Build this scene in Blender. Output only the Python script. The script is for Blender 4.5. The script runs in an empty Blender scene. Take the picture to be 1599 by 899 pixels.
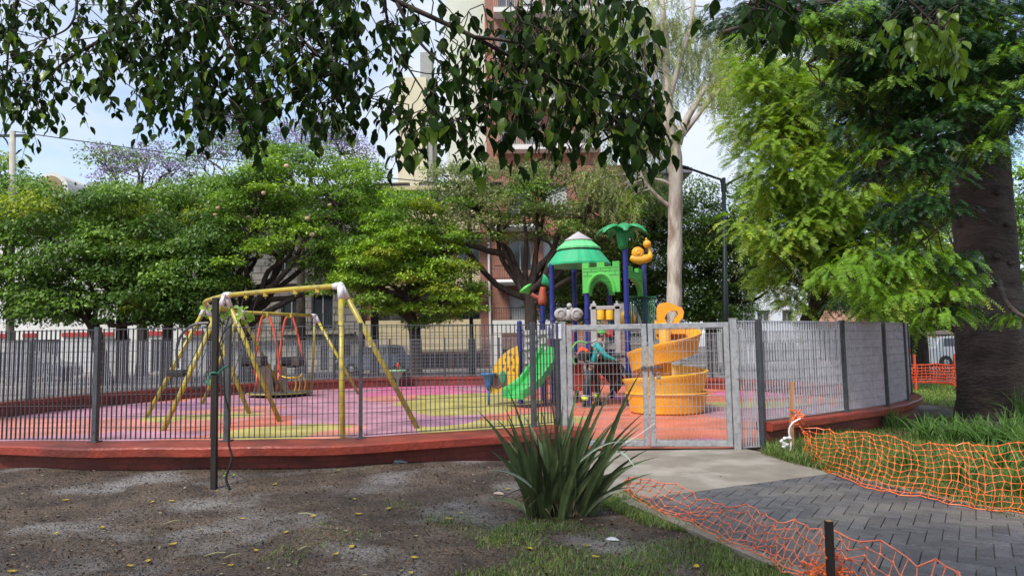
import bpy, bmesh, math, random
import numpy as np
from mathutils import Vector, Matrix
random.seed(7); RNG = np.random.default_rng(7)
S = bpy.context.scene
COL = S.collection
rad = math.radians
# ---------------------------------------------------------------- camera
CAMZ = 1.42
cd = bpy.data.cameras.new('camera'); cam = bpy.data.objects.new('camera', cd); COL.objects.link(cam)
cd.sensor_width = 36; cd.lens = 24.99; cd.clip_end = 900; cd.clip_start = 0.05
ROT = Matrix.Rotation(rad(90 + 4.61), 3, 'X') @ Matrix.Rotation(rad(-0.92), 3, 'Z')
cam.matrix_world = Matrix.Translation((0, 0, CAMZ)) @ ROT.to_4x4()
S.camera = cam
# ---------------------------------------------------------------- sky, sun, exposure
SUN_EL, SUN_AZ = 52.0, 215.0     # elevation; azimuth of the sun measured from +Y clockwise
w = bpy.data.worlds.new('World'); S.world = w; w.use_nodes = True
nt = w.node_tree; nt.nodes.clear()
out = nt.nodes.new('ShaderNodeOutputWorld'); bg = nt.nodes.new('ShaderNodeBackground')
sky = nt.nodes.new('ShaderNodeTexSky'); sky.sky_type = 'NISHITA'; sky.sun_disc = False
sky.sun_elevation = rad(SUN_EL); sky.sun_rotation = rad(SUN_AZ); sky.air_density = 1.0; sky.dust_density = 1.2
tc = nt.nodes.new('ShaderNodeTexCoord'); mp = nt.nodes.new('ShaderNodeMapping'); mp.inputs['Scale'].default_value = (1, 1, 2.6)
nz = nt.nodes.new('ShaderNodeTexNoise'); nz.inputs['Scale'].default_value = 2.3; nz.inputs['Detail'].default_value = 7; nz.inputs['Roughness'].default_value = .55
rp = nt.nodes.new('ShaderNodeValToRGB'); rp.color_ramp.elements[0].position = .36; rp.color_ramp.elements[1].position = .60
mx = nt.nodes.new('ShaderNodeMix'); mx.data_type = 'RGBA'; mx.inputs[7].default_value = (3.6, 3.9, 4.5, 1)
nt.links.new(tc.outputs['Generated'], mp.inputs[0]); nt.links.new(mp.outputs[0], nz.inputs[0]); nt.links.new(nz.outputs[0], rp.inputs[0])
nt.links.new(rp.outputs[0], mx.inputs[0]); nt.links.new(sky.outputs[0], mx.inputs[6]); nt.links.new(mx.outputs[2], bg.inputs[0])
bg.inputs[1].default_value = 0.115; nt.links.new(bg.outputs[0], out.inputs[0])
sl = bpy.data.lights.new('sun', 'SUN'); sl.energy = 2.3; sl.angle = rad(16); sl.color = (1, .95, .87)
so = bpy.data.objects.new('sun', sl); COL.objects.link(so)
sd = Vector((math.sin(rad(SUN_AZ)) * math.cos(rad(SUN_EL)), math.cos(rad(SUN_AZ)) * math.cos(rad(SUN_EL)), math.sin(rad(SUN_EL))))
so.rotation_euler = sd.to_track_quat('Z', 'Y').to_euler(); so.location = (0, 0, 20)
S.view_settings.view_transform = 'Standard'; S.view_settings.look = 'None'; S.view_settings.exposure = 1.1; S.view_settings.gamma = 1
S.render.engine = 'CYCLES'; S.cycles.use_denoising = True; S.cycles.max_bounces = 6; S.cycles.transparent_max_bounces = 6
S.cycles.diffuse_bounces = 4; S.cycles.glossy_bounces = 2; S.cycles.use_adaptive_sampling = True; S.cycles.adaptive_threshold = 0.02
# ---------------------------------------------------------------- measuring helpers
FPX = 1110.0
def ray(px, py):
    return ROT @ Vector(((px - 799.5) / FPX, -(py - 449.5) / FPX, -1.0))
def P(px, py, Y):
    d = ray(px, py); t = Y / d.y
    return Vector((d.x * t, Y, CAMZ + d.z * t))
def G(px, py, z=0.0):
    d = ray(px, py); t = (z - CAMZ) / d.z
    return Vector((d.x * t, d.y * t, z))
def V(*a): return Vector(a)
# ---------------------------------------------------------------- materials
MATS = {}
def pmat(name, c1, c2=None, scale=6.0, rough=.6, bump=0.0, bscale=None, metal=0.0, spec=.5, detail=5, island=0.0, transl=0.0, stretch=None, coat=0.0, c3=None, s3=1.0):
    m = bpy.data.materials.new(name); m.use_nodes = True; n = m.node_tree; b = n.nodes['Principled BSDF']; L = n.links.new
    b.inputs['Roughness'].default_value = rough; b.inputs['Metallic'].default_value = metal; b.inputs['Specular IOR Level'].default_value = spec
    b.inputs['Coat Weight'].default_value = coat
    t = n.nodes.new('ShaderNodeTexCoord'); vec = t.outputs['Object']
    if stretch:
        mpp = n.nodes.new('ShaderNodeMapping'); mpp.inputs['Scale'].default_value = stretch; L(vec, mpp.inputs[0]); vec = mpp.outputs[0]
    c2 = c2 or tuple(x * .8 for x in c1)
    no = n.nodes.new('ShaderNodeTexNoise'); no.inputs['Scale'].default_value = scale; no.inputs['Detail'].default_value = detail; no.inputs['Roughness'].default_value = .6
    L(vec, no.inputs[0])
    r = n.nodes.new('ShaderNodeValToRGB'); r.color_ramp.elements[0].position = .35; r.color_ramp.elements[1].position = .65
    r.color_ramp.elements[0].color = (*c2, 1); r.color_ramp.elements[1].color = (*c1, 1); L(no.outputs[0], r.inputs[0]); col = r.outputs[0]
    if c3:
        n3 = n.nodes.new('ShaderNodeTexNoise'); n3.inputs['Scale'].default_value = s3; n3.inputs['Detail'].default_value = 4; L(vec, n3.inputs[0])
        r3 = n.nodes.new('ShaderNodeValToRGB'); r3.color_ramp.elements[0].position = .5; r3.color_ramp.elements[1].position = .66; L(n3.outputs[0], r3.inputs[0])
        x3 = n.nodes.new('ShaderNodeMix'); x3.data_type = 'RGBA'; x3.inputs[7].default_value = (*c3, 1); L(r3.outputs[0], x3.inputs[0]); L(col, x3.inputs[6]); col = x3.outputs[2]
    if island:
        g = n.nodes.new('ShaderNodeNewGeometry'); h = n.nodes.new('ShaderNodeHueSaturation')
        a = n.nodes.new('ShaderNodeMapRange'); a.inputs[3].default_value = 1 - island; a.inputs[4].default_value = 1 + island; L(g.outputs['Random Per Island'], a.inputs[0])
        L(a.outputs[0], h.inputs['Value']); L(col, h.inputs['Color']); col = h.outputs[0]
    L(col, b.inputs['Base Color'])
    if bump:
        nb = n.nodes.new('ShaderNodeTexNoise'); nb.inputs['Scale'].default_value = bscale or scale * 3; nb.inputs['Detail'].default_value = 6; L(vec, nb.inputs[0])
        bp = n.nodes.new('ShaderNodeBump'); bp.inputs['Strength'].default_value = min(1, bump); bp.inputs['Distance'].default_value = .02 * max(1, bump); L(nb.outputs[0], bp.inputs['Height']); L(bp.outputs[0], b.inputs['Normal'])
    if transl:
        tr = n.nodes.new('ShaderNodeBsdfTranslucent'); hs = n.nodes.new('ShaderNodeHueSaturation'); hs.inputs['Value'].default_value = 1.25; hs.inputs['Saturation'].default_value = 1.1
        L(col, hs.inputs['Color']); L(hs.outputs[0], tr.inputs[0]); ms = n.nodes.new('ShaderNodeMixShader'); ms.inputs[0].default_value = transl
        L(b.outputs[0], ms.inputs[1]); L(tr.outputs[0], ms.inputs[2]); L(ms.outputs[0], n.nodes['Material Output'].inputs[0])
    MATS[name] = m; return m
def lin(r, g, b):
    f = lambda v: (v / 255 / 12.92) if v <= 10 else ((v / 255 + .055) / 1.055) ** 2.4
    return (f(r), f(g), f(b))
# ---------------------------------------------------------------- object helpers
def tag(o, label=None, cat=None, group=None, kind=None):
    if label: o['label'] = label
    if cat: o['category'] = cat
    if group: o['group'] = group
    if kind: o['kind'] = kind
    return o
def thing(name, label, cat, loc=(0, 0, 0), group=None):
    o = bpy.data.objects.new(name, None); o.empty_display_size = .2; COL.objects.link(o); o.location = loc
    return tag(o, label, cat, group)
def wloc(o):
    v = Vector((0, 0, 0))
    while o is not None: v += o.location; o = o.parent
    return v
def finish(name, me, mats, parent=None, origin=None, smooth=False):
    """vertices of me are in world coordinates; moved so that the origin is the parent's or the given point"""
    for m in (mats if isinstance(mats, (list, tuple)) else [mats]): me.materials.append(m)
    off = wloc(parent) if parent is not None else Vector(origin or (0, 0, 0))
    if off.length: me.transform(Matrix.Translation(-off))
    if smooth: me.polygons.foreach_set('use_smooth', [True] * len(me.polygons))
    me.update()
    o = bpy.data.objects.new(name, me); COL.objects.link(o)
    if parent is not None: o.parent = parent
    else: o.location = off
    return o
class MB:
    def __init__(s): s.v = []; s.f = []; s.m = []
    def add(s, vs, fs, mi=0):
        k = len(s.v); s.v += [tuple(x) for x in vs]; s.f += [tuple(i + k for i in f) for f in fs]; s.m += [mi] * len(fs); return s
    def box(s, c, size, rot=None, mi=0, bev=0.0):
        x, y, z = [a / 2 for a in size]; c = Vector(c)
        if bev <= 0:
            vs = [V(i * x, j * y, k * z) for i in (-1, 1) for j in (-1, 1) for k in (-1, 1)]
            fs = [(0, 1, 3, 2), (4, 6, 7, 5), (0, 4, 5, 1), (2, 3, 7, 6), (0, 2, 6, 4), (1, 5, 7, 3)]
        else:
            b = min(bev, x * .9, y * .9, z * .9); vs = []; idx = {}
            for i in (-1, 1):
                for j in (-1, 1):
                    for k in (-1, 1):
                        for a in range(3):
                            p = [i * (x - b), j * (y - b), k * (z - b)]; p[a] = (i * x, j * y, k * z)[a]
                            idx[(i, j, k, a)] = len(vs); vs.append(V(*p))
            fs = []
            for a in range(3):
                o1, o2 = (a + 1) % 3, (a + 2) % 3
                for sgn in (-1, 1):
                    q = []
                    for (p1, p2) in ((-1, -1), (1, -1), (1, 1), (-1, 1)):
                        t = [0, 0, 0]; t[a] = sgn; t[o1] = p1; t[o2] = p2; q.append(idx[(*t, a)])
                    fs.append(tuple(q))
            for a in range(3):
                o1, o2 = (a + 1) % 3, (a + 2) % 3
                for p1 in (-1, 1):
                    for p2 in (-1, 1):
                        t0 = [0, 0, 0]; t0[o1] = p1; t0[o2] = p2; t1 = list(t0); t0[a] = -1; t1[a] = 1
                        fs.append((idx[(*t0, o1)], idx[(*t1, o1)], idx[(*t1, o2)], idx[(*t0, o2)]))
            for i in (-1, 1):
                for j in (-1, 1):
                    for k in (-1, 1): fs.append((idx[(i, j, k, 0)], idx[(i, j, k, 1)], idx[(i, j, k, 2)]))
        if rot is not None: vs = [rot @ v for v in vs]
        return s.add([c + v for v in vs], fs, mi)
    def bar(s, a, b, wx, wy, mi=0, up=None):
        a = Vector(a); b = Vector(b); d = (b - a); L = d.length; d.normalize()
        u = Vector(up) if up else (V(0, 0, 1) if abs(d.z) < .9 else V(1, 0, 0))
        x = u.cross(d).normalized(); y = d.cross(x); m = Matrix((x, y, d)).transposed()
        return s.box((a + b) / 2, (wx, wy, L), m, mi)
    def tube(s, pts, r, seg=8, mi=0, cap=True, closed=False):
        pts = [Vector(p) for p in pts]; n = len(pts); rs = r if isinstance(r, (list, tuple)) else [r] * n
        k = len(s.v); ref = None
        for i, p in enumerate(pts):
            if closed: d = pts[(i + 1) % n] - pts[i - 1]
            else: d = pts[min(i + 1, n - 1)] - pts[max(i - 1, 0)]
            if d.length < 1e-9: d = V(0, 0, 1)
            d.normalize()
            if ref is None: ref = (V(0, 0, 1) if abs(d.z) < .9 else V(1, 0, 0))
            x = ref.cross(d)
            if x.length < 1e-6: x = V(0, 1, 0).cross(d)
            x.normalize(); y = d.cross(x); ref = y
            for j in range(seg):
                a = 2 * math.pi * j / seg; s.v.append(tuple(p + (x * math.cos(a) + y * math.sin(a)) * rs[i]))
        for i in range(n if closed else n - 1):
            i2 = (i + 1) % n
            for j in range(seg):
                j2 = (j + 1) % seg; s.f.append((k + i * seg + j, k + i * seg + j2, k + i2 * seg + j2, k + i2 * seg + j)); s.m.append(mi)
        if cap and not closed:
            s.f.append(tuple(k + j for j in range(seg))[::-1]); s.f.append(tuple(k + (n - 1) * seg + j for j in range(seg))); s.m += [mi, mi]
        return s
    def lathe(s, c, prof, seg=24, mi=0, rot=None, sx=1, sy=1):
        c = Vector(c); k = len(s.v); n = len(prof)
        for (r, z) in prof:
            for j in range(seg):
                a = 2 * math.pi * j / seg; v = V(r * math.cos(a) * sx, r * math.sin(a) * sy, z)
                if rot is not None: v = rot @ v
                s.v.append(tuple(c + v))
        for i in range(n - 1):
            for j in range(seg):
                j2 = (j + 1) % seg; s.f.append((k + i * seg + j, k + i * seg + j2, k + (i + 1) * seg + j2, k + (i + 1) * seg + j)); s.m.append(mi)
        if prof[0][0] > 1e-5: s.f.append(tuple(k + j for j in range(seg))[::-1]); s.m.append(mi)
        if prof[-1][0] > 1e-5: s.f.append(tuple(k + (n - 1) * seg + j for j in range(seg))); s.m.append(mi)
        return s
    def ball(s, c, r, seg=14, mi=0, scale=(1, 1, 1), rot=None):
        k = 8; pr = [(max(1e-6, r * math.sin(math.pi * i / k)), -r * math.cos(math.pi * i / k) * scale[2]) for i in range(k + 1)]
        return s.lathe(c, pr, seg, mi, rot, scale[0], scale[1])
    def prism(s, outline, th, frame, mi=0):
        """outline 2-D (x,z) polygon in frame (o, ex, ez), thickness th along ey=ez x ex, centred"""
        o, ex, ez = frame; o = Vector(o); ex = Vector(ex).normalized(); ez = Vector(ez).normalized(); ey = ez.cross(ex)
        n = len(outline); vs = [o + ex * a + ez * b + ey * (th / 2) for a, b in outline] + [o + ex * a + ez * b - ey * (th / 2) for a, b in outline]
        fs = [tuple(range(n)), tuple(range(2 * n - 1, n - 1, -1))] + [(i, i + n, (i + 1) % n + n, (i + 1) % n) for i in range(n)]
        return s.add(vs, fs, mi)
    def build(s, name, mats, parent=None, origin=None, smooth=False, local=False, fix=False):
        me = bpy.data.meshes.new(name); me.from_pydata(s.v, [], s.f)
        if any(s.m): me.polygons.foreach_set('material_index', s.m)
        if fix:
            bm = bmesh.new(); bm.from_mesh(me); bmesh.ops.recalc_face_normals(bm, faces=bm.faces); bm.to_mesh(me); bm.free()
        if local:
            for m in (mats if isinstance(mats, (list, tuple)) else [mats]): me.materials.append(m)
            if smooth: me.polygons.foreach_set('use_smooth', [True] * len(me.polygons))
            o = bpy.data.objects.new(name, me); COL.objects.link(o)
            if parent is not None: o.parent = parent
            return o
        return finish(name, me, mats, parent, origin, smooth)
def smooth_angle(o, a=35):
    me = o.data; me.polygons.foreach_set('use_smooth', [True] * len(me.polygons))
    me.set_sharp_from_angle(angle=rad(a)); return o
def copy_tree(o, loc, rotz=0.0, label=None, parent=None):
    c = o.copy(); COL.objects.link(c)
    if parent is not None: c.parent = parent
    else:
        c.location = loc; c.rotation_euler = (0, 0, rotz)
        if label: c['label'] = label
    for ch in list(o.children): copy_tree(ch, None, 0, None, c)
    return c
def spline(pts, n=8, closed=False):
    pts = [Vector(p) for p in pts]; N = len(pts); out = []
    rng = range(N if closed else N - 1)
    for i in rng:
        if closed: a, b, c, d = pts[i - 1], pts[i], pts[(i + 1) % N], pts[(i + 2) % N]
        else: a, b, c, d = pts[max(i - 1, 0)], pts[i], pts[i + 1], pts[min(i + 2, N - 1)]
        for k in range(n):
            t = k / n; out.append(.5 * ((2 * b) + (c - a) * t + (2 * a - 5 * b + 4 * c - d) * t * t + (3 * b - a - 3 * c + d) * t ** 3))
    if not closed: out.append(pts[-1])
    return out
# ---- numpy leaf mesh
DIAMOND = ([(0, 0, 0), (.42, .5, .06), (1, 0, -.05), (.42, -.5, .06)], [(0, 1, 2, 3)])
NEEDLE = ([(0, -.35, 0), (0, .35, 0), (1, .25, 0), (1, -.25, 0)], [(0, 1, 2, 3)])
OVATE = ([(0, 0, 0), (.12, .30, .05), (.12, 0, 0), (.12, -.30, .05), (.40, .5, .09), (.40, 0, -.01), (.40, -.5, .09), (.72, .31, .04), (.72, 0, -.06), (.72, -.31, .04), (1.0, 0, -.16)],
         [(0, 2, 1), (0, 3, 2), (1, 2, 5, 4), (2, 3, 6, 5), (4, 5, 8, 7), (5, 6, 9, 8), (7, 8, 10), (8, 9, 10)])
def unit(a): return a / np.maximum(np.linalg.norm(a, axis=1, keepdims=True), 1e-9)
def leaf_obj(name, tmpl, C, D, N, L, W, mats, parent=None, origin=None, mi=None, smooth=False, curl=None):
    C = np.asarray(C, float); D = unit(np.asarray(D, float)); N = np.asarray(N, float)
    A = unit(np.cross(N, D)); N = np.cross(D, A); tv, tf = tmpl; n = len(C); k = len(tv)
    L = np.broadcast_to(L, (n,)); W = np.broadcast_to(W, (n,))
    co = np.empty((n, k, 3))
    for i, (u, v, q) in enumerate(tv): co[:, i] = C + D * (u * L)[:, None] + A * (v * W)[:, None] + N * ((q + (0 if curl is None else curl * u * u)) * L)[:, None]
    me = bpy.data.meshes.new(name); me.vertices.add(n * k)
    off = np.array(wloc(parent) if parent is not None else (origin or (0, 0, 0)), float)
    me.vertices.foreach_set('co', (co - off).astype(np.float32).ravel())
    flat = np.array([i for f in tf for i in f]); tot = np.array([len(f) for f in tf]); nl = len(flat)
    idx = (np.arange(n)[:, None] * k + flat[None, :]).ravel(); me.loops.add(n * nl); me.loops.foreach_set('vertex_index', idx.astype(np.int32))
    st = np.concatenate([[0], np.cumsum(tot)[:-1]]); me.polygons.add(n * len(tf))
    me.polygons.foreach_set('loop_start', (np.arange(n)[:, None] * nl + st[None, :]).ravel().astype(np.int32))
    if smooth: me.polygons.foreach_set('use_smooth', [True] * (n * len(tf)))
    if mi is not None: me.polygons.foreach_set('material_index', np.repeat(np.asarray(mi), len(tf)).astype(np.int32))
    me.update(calc_edges=True); me.validate()
    for m in (mats if isinstance(mats, (list, tuple)) else [mats]): me.materials.append(m)
    o = bpy.data.objects.new(name, me); COL.objects.link(o)
    if parent is not None: o.parent = parent
    else: o.location = tuple(off)
    return o
# ---- colours and materials
plastic = lambda n, c, r=.38: pmat(n, c, tuple(x * .80 for x in c), 2.5, r + .08, .12, 30, spec=.4, c3=tuple(x * .72 + .035 for x in c), s3=2.6)
M_blue = plastic('blue_post', (.012, .02, .17), .35); M_green = plastic('green_plastic', (.03, .38, .07)); M_teal = plastic('teal_plastic', (.012, .30, .13))
M_lime = plastic('lime_plastic', (.08, .46, .07)); M_yel = plastic('yellow_plastic', (.78, .44, .03), .36); M_yel2 = plastic('orange_yellow_plastic', (.78, .36, .02))
M_greyp = plastic('grey_plastic', (.36, .35, .35), .6); M_redp = plastic('red_plastic', (.60, .05, .02)); M_brownp = plastic('brown_plastic', (.34, .06, .025), .5)
M_darkp = pmat('black_rubber', (.012, .012, .014), rough=.5); M_dgreen = plastic('dark_green_metal', (.01, .09, .035), .4)
M_swing = pmat('yellow_green_paint', (.40, .33, .03), (.30, .25, .025), 9, .4, .1, 30, c3=(.22, .19, .06), s3=7)
M_white = pmat('white_joint', (.62, .62, .64), (.45, .45, .46), 8, .45)
M_redm = pmat('red_orange_metal', (.62, .09, .035), (.5, .07, .03), 6, .4)
M_steel = pmat('galvanised_steel', (.27, .28, .30), (.20, .21, .23), 14, .45, .1, 60, metal=.35, c3=(.15, .155, .165), s3=9)
M_gate = pmat('gate_steel', (.36, .37, .385), (.27, .28, .295), 10, .5, .15, 60, metal=.3, c3=(.24, .24, .245), s3=22)
M_fpost = pmat('fence_post_paint', (.075, .08, .092), (.05, .055, .065), 8, .45, .1, 50, metal=.2, c3=(.05, .05, .055), s3=12)
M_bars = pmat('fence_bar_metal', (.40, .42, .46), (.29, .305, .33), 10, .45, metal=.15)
M_bars_shade = pmat('shaded_fence_bar', (.085, .09, .105), (.06, .065, .075), 10, .5, metal=.15)  # front-left panels: backlit shade put into the bar colour as a darker copy
M_wall = pmat('red_painted_concrete', (.27, .045, .026), (.19, .030, .019), 3.5, .36, .5, 22, c3=(.12, .024, .017), s3=1.6, spec=.4)
M_wallface = pmat('red_painted_brick', (.26, .045, .028), (.17, .028, .02), 3, .6, .5, 18, c3=(.10, .02, .014), s3=1.4)
M_bark = pmat('dark_bark', (.055, .040, .030), (.022, .016, .013), 9, .9, 1.5, 14, stretch=(1, 1, .35))
M_bark2 = pmat('brown_bark', (.085, .068, .052), (.035, .027, .02), 8, .9, 1.5, 14, stretch=(1, 1, .4))
M_euc = pmat('pale_peeling_bark', (.50, .45, .40), (.34, .29, .25), 3.4, .85, 1.2, 14, stretch=(1, 1, .3), c3=(.20, .145, .115), s3=3.0)
M_wood = pmat('wet_dark_wood', (.014, .010, .008), (.007, .005, .004), 10, .6, .4, 40, stretch=(1, 1, .1))
M_wood2 = pmat('raw_wood', (.42, .22, .10), (.30, .14, .06), 14, .7, .3, 40, stretch=(1, 1, .1))
def leafmat(n, c, c2, isl=.35, tr=.3, scale=1.1, rough=.45, spec=.35): return pmat(n, c, c2, scale, rough, island=isl, transl=tr, spec=spec, detail=3)
# ================================================================ the fence line round the playground
WT = 0.35; FT = 1.70
gp = lambda px, py: (lambda g: (g.x, g.y))(G(px, py, WT))
gateL = G(880, 703); gateR = G(1152, 704)
startR = G(1192, 701)
ctrl = [(startR.x, startR.y), gp(1321, 643), gp(1385, 633.5), gp(1417, 625), (7.75, 13.9), (8.15, 15.7), (7.85, 17.5), (6.85, 20.4), (4.3, 23.6), (1.6, 25.2), (-.9, 25.7),
        (-4.6, 25.6), (-8.2, 23.2), (-10.3, 19.8), (-11.3, 16.2), (-11.0, 12.6), (-9.6, 10.1), (-7.3, 8.95), gp(148, 689.5), gp(354, 688), gp(563, 684), gp(834, 666), (gateL.x - .06, gateL.y - .03)]
fence_fine = spline([(x, y, 0) for x, y in ctrl], 8)
def outw(pts, i):
    d = pts[min(i + 1, len(pts) - 1)] - pts[max(i - 1, 0)]; d.normalize(); return V(d.y, -d.x, 0)
# posts: the measured ones at both fronts, even spacing round the back
posts = [fence_fine[i * 8] for i in range(4)]
acc = 0; last = 24; nfix = 18 * 8
seg = fence_fine[24:nfix + 1]; Ls = [0]
for a, b in zip(seg, seg[1:]): Ls.append(Ls[-1] + (b - a).length)
nb = round(Ls[-1] / 1.95)
for k in range(1, nb):
    t = Ls[-1] * k / nb; j = max(i for i in range(len(Ls)) if Ls[i] <= t); q = (t - Ls[j]) / (Ls[j + 1] - Ls[j]); posts.append(seg[j].lerp(seg[j + 1], q))
posts += [fence_fine[i * 8] for i in range(18, 22)] + [fence_fine[-1]]
# ---------------------------------------------------------------- ground
def sstep(a, b, x):
    t = min(1, max(0, (x - a) / (b - a))); return t * t * (3 - 2 * t)
def gz(x, y):
    if y > 8.75: return 0.0
    m = .09 * sstep(6.2, 7.9, y) * (1 - sstep(-.1, .7, x)) * (1 - sstep(8.4, 8.7, y))
    flat = sstep(.2, .9, x - (4.9 - y) * .35) if x > 0 else 0
    n = .016 * math.sin(2.1 * x + 1.3 * y) * math.sin(1.7 * y - .6 * x) + .008 * math.sin(6.3 * x + 2) * math.sin(5.1 * y)
    return m + n * (1 - flat) * (1 - sstep(8.0, 8.6, y))
mb = MB(); xs = [-160, -60, -25] + [-14 + i * .16 for i in range(131)] + [9, 14, 30, 60, 160]; ys = [-60, -12] + [-2 + i * .16 for i in range(68)] + [9.2, 12, 30, 60, 250]
for y in ys:
    for x in xs: mb.v.append((x, y, gz(x, y) if (-14 < x < 7 and -2 < y < 8.8) else 0.0))
nx = len(xs)
for j in range(len(ys) - 1):
    for i in range(nx - 1): mb.f.append((j * nx + i, j * nx + i + 1, (j + 1) * nx + i + 1, (j + 1) * nx + i)); mb.m.append(0)
M_dirt = pmat('damp_earth', (.105, .074, .050), (.036, .024, .016), 2.4, .72, 2.8, 26, detail=10, c3=(.190, .178, .168), s3=1.1, spec=.45)
n = M_dirt.node_tree; b = n.nodes['Principled BSDF']
fn = n.nodes.new('ShaderNodeTexNoise'); fn.inputs['Scale'].default_value = 70; fn.inputs['Detail'].default_value = 4; tcx = n.nodes.new('ShaderNodeTexCoord'); n.links.new(tcx.outputs['Object'], fn.inputs[0])
rr = n.nodes.new('ShaderNodeMapRange'); rr.inputs[1].default_value = .35; rr.inputs[2].default_value = .65; rr.inputs[3].default_value = .45; rr.inputs[4].default_value = 1.35; n.links.new(fn.outputs[0], rr.inputs[0])
hv = n.nodes.new('ShaderNodeHueSaturation'); n.links.new(rr.outputs[0], hv.inputs['Value']); src = b.inputs['Base Color'].links[0].from_socket; n.links.new(src, hv.inputs['Color']); n.links.new(hv.outputs[0], b.inputs['Base Color'])
rg = n.nodes.new('ShaderNodeTexNoise'); rg.inputs['Scale'].default_value = 1.3; rg.inputs['Detail'].default_value = 5; n.links.new(tcx.outputs['Object'], rg.inputs[0])
rm = n.nodes.new('ShaderNodeMapRange'); rm.inputs[1].default_value = .4; rm.inputs[2].default_value = .6; rm.inputs[3].default_value = .85; rm.inputs[4].default_value = .42; n.links.new(rg.outputs[0], rm.inputs[0]); n.links.new(rm.outputs[0], b.inputs['Roughness'])
tag(mb.build('ground', M_dirt, smooth=True), kind='structure')
# ---------------------------------------------------------------- rubber floor
def blob(px, py, rx, ry, c):
    g = G(px, py, .02); a = G(px, py - ry, .02); bb = G(px, py + ry, .02); return (g.x, (a.y + bb.y) / 2, rx / 1110 * g.y, (a.y - bb.y) / 2, c)
lil, lil2, pnk, sal, ylw = (.39, .185, .245), (.29, .135, .22), (.50, .12, .24), (.50, .19, .15), (.36, .31, .085)
BL = [blob(120, 662, 260, 34, sal), blob(240, 640, 230, 13, lil), blob(330, 632, 110, 7, lil2), blob(150, 684, 170, 9, lil), blob(420, 622, 120, 9, lil), blob(420, 640, 120, 7, sal), blob(560, 628, 110, 26, lil),
      blob(600, 655, 150, 34, lil), blob(690, 608, 170, 9, pnk), blob(640, 622, 80, 7, sal), blob(515, 612, 60, 5, lil), blob(720, 632, 92, 16, ylw), blob(740, 617, 90, 4, ylw), blob(800, 628, 55, 5, ylw), blob(440, 680, 100, 16, (.52, .20, .14)), blob(430, 676, 80, 12, ylw), blob(275, 652, 26, 5, ylw), blob(350, 648, 60, 4, ylw),
      blob(760, 668, 105, 14, ylw), blob(690, 659, 62, 8, lil2), blob(860, 655, 50, 12, ylw), blob(770, 606, 60, 3, lil),
      blob(1240, 645, 150, 16, lil), blob(1180, 631, 70, 5, ylw), blob(1010, 622, 60, 5, pnk), blob(1180, 615, 60, 5, pnk), blob(1000, 694, 70, 7, ylw), blob(1080, 692, 60, 6, pnk)]
m = bpy.data.materials.new('rubber_floor'); m.use_nodes = True; n = m.node_tree; b = n.nodes['Principled BSDF']; L = n.links.new
t = n.nodes.new('ShaderNodeTexCoord'); wn = n.nodes.new('ShaderNodeTexNoise'); wn.inputs['Scale'].default_value = .55; wn.inputs['Detail'].default_value = 1; L(t.outputs['Object'], wn.inputs[0])
vs_ = n.nodes.new('ShaderNodeVectorMath'); vs_.operation = 'MULTIPLY_ADD'; vs_.inputs[1].default_value = (1.6, 1.6, 0); L(wn.outputs['Color'], vs_.inputs[0]); L(t.outputs['Object'], vs_.inputs[2])
col = None
for (cx, cy, rx, ry, c) in BL:
    s1 = n.nodes.new('ShaderNodeVectorMath'); s1.operation = 'SUBTRACT'; s1.inputs[1].default_value = (cx + .8, cy + .8, 0); L(vs_.outputs[0], s1.inputs[0])
    s2 = n.nodes.new('ShaderNodeVectorMath'); s2.operation = 'MULTIPLY'; s2.inputs[1].default_value = (1 / rx, 1 / ry, 0); L(s1.outputs[0], s2.inputs[0])
    s3 = n.nodes.new('ShaderNodeVectorMath'); s3.operation = 'LENGTH'; L(s2.outputs[0], s3.inputs[0])
    s4 = n.nodes.new('ShaderNodeMath'); s4.operation = 'LESS_THAN'; s4.inputs[1].default_value = 1; L(s3.outputs['Value'], s4.inputs[0])
    x = n.nodes.new('ShaderNodeMix'); x.data_type = 'RGBA'; x.inputs[7].default_value = (*c, 1); L(s4.outputs[0], x.inputs[0])
    if col is None: x.inputs[6].default_value = (.52, .145, .09, 1)
    else: L(col, x.inputs[6])
    col = x.outputs[2]
gn = n.nodes.new('ShaderNodeTexNoise'); gn.inputs['Scale'].default_value = 1.4; gn.inputs['Detail'].default_value = 6; L(t.outputs['Object'], gn.inputs[0])
gm = n.nodes.new('ShaderNodeMapRange'); gm.inputs[1].default_value = .3; gm.inputs[2].default_value = .7; gm.inputs[3].default_value = .74; gm.inputs[4].default_value = 1.1; L(gn.outputs[0], gm.inputs[0])
hv = n.nodes.new('ShaderNodeHueSaturation'); L(gm.outputs[0], hv.inputs['Value']); L(col, hv.inputs['Color']); L(hv.outputs[0], b.inputs['Base Color'])
sn = n.nodes.new('ShaderNodeTexNoise'); sn.inputs['Scale'].default_value = 90; sn.inputs['Detail'].default_value = 2; L(t.outputs['Object'], sn.inputs[0]); sm = n.nodes.new('ShaderNodeMapRange'); sm.inputs[1].default_value = .3; sm.inputs[2].default_value = .7; sm.inputs[3].default_value = .86; sm.inputs[4].default_value = 1.12; L(sn.outputs[0], sm.inputs[0])
h2 = n.nodes.new('ShaderNodeHueSaturation'); L(sm.outputs[0], h2.inputs['Value']); L(hv.outputs[0], h2.inputs['Color']); L(h2.outputs[0], b.inputs['Base Color'])
rm = n.nodes.new('ShaderNodeMapRange'); rm.inputs[1].default_value = .35; rm.inputs[2].default_value = .65; rm.inputs[3].default_value = .35; rm.inputs[4].default_value = .75; L(gn.outputs[0], rm.inputs[0]); L(rm.outputs[0], b.inputs['Roughness'])
mb = MB(); loop = [(p.x, p.y, .02) for p in fence_fine]; mb.add(loop, [tuple(range(len(loop)))])
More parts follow.
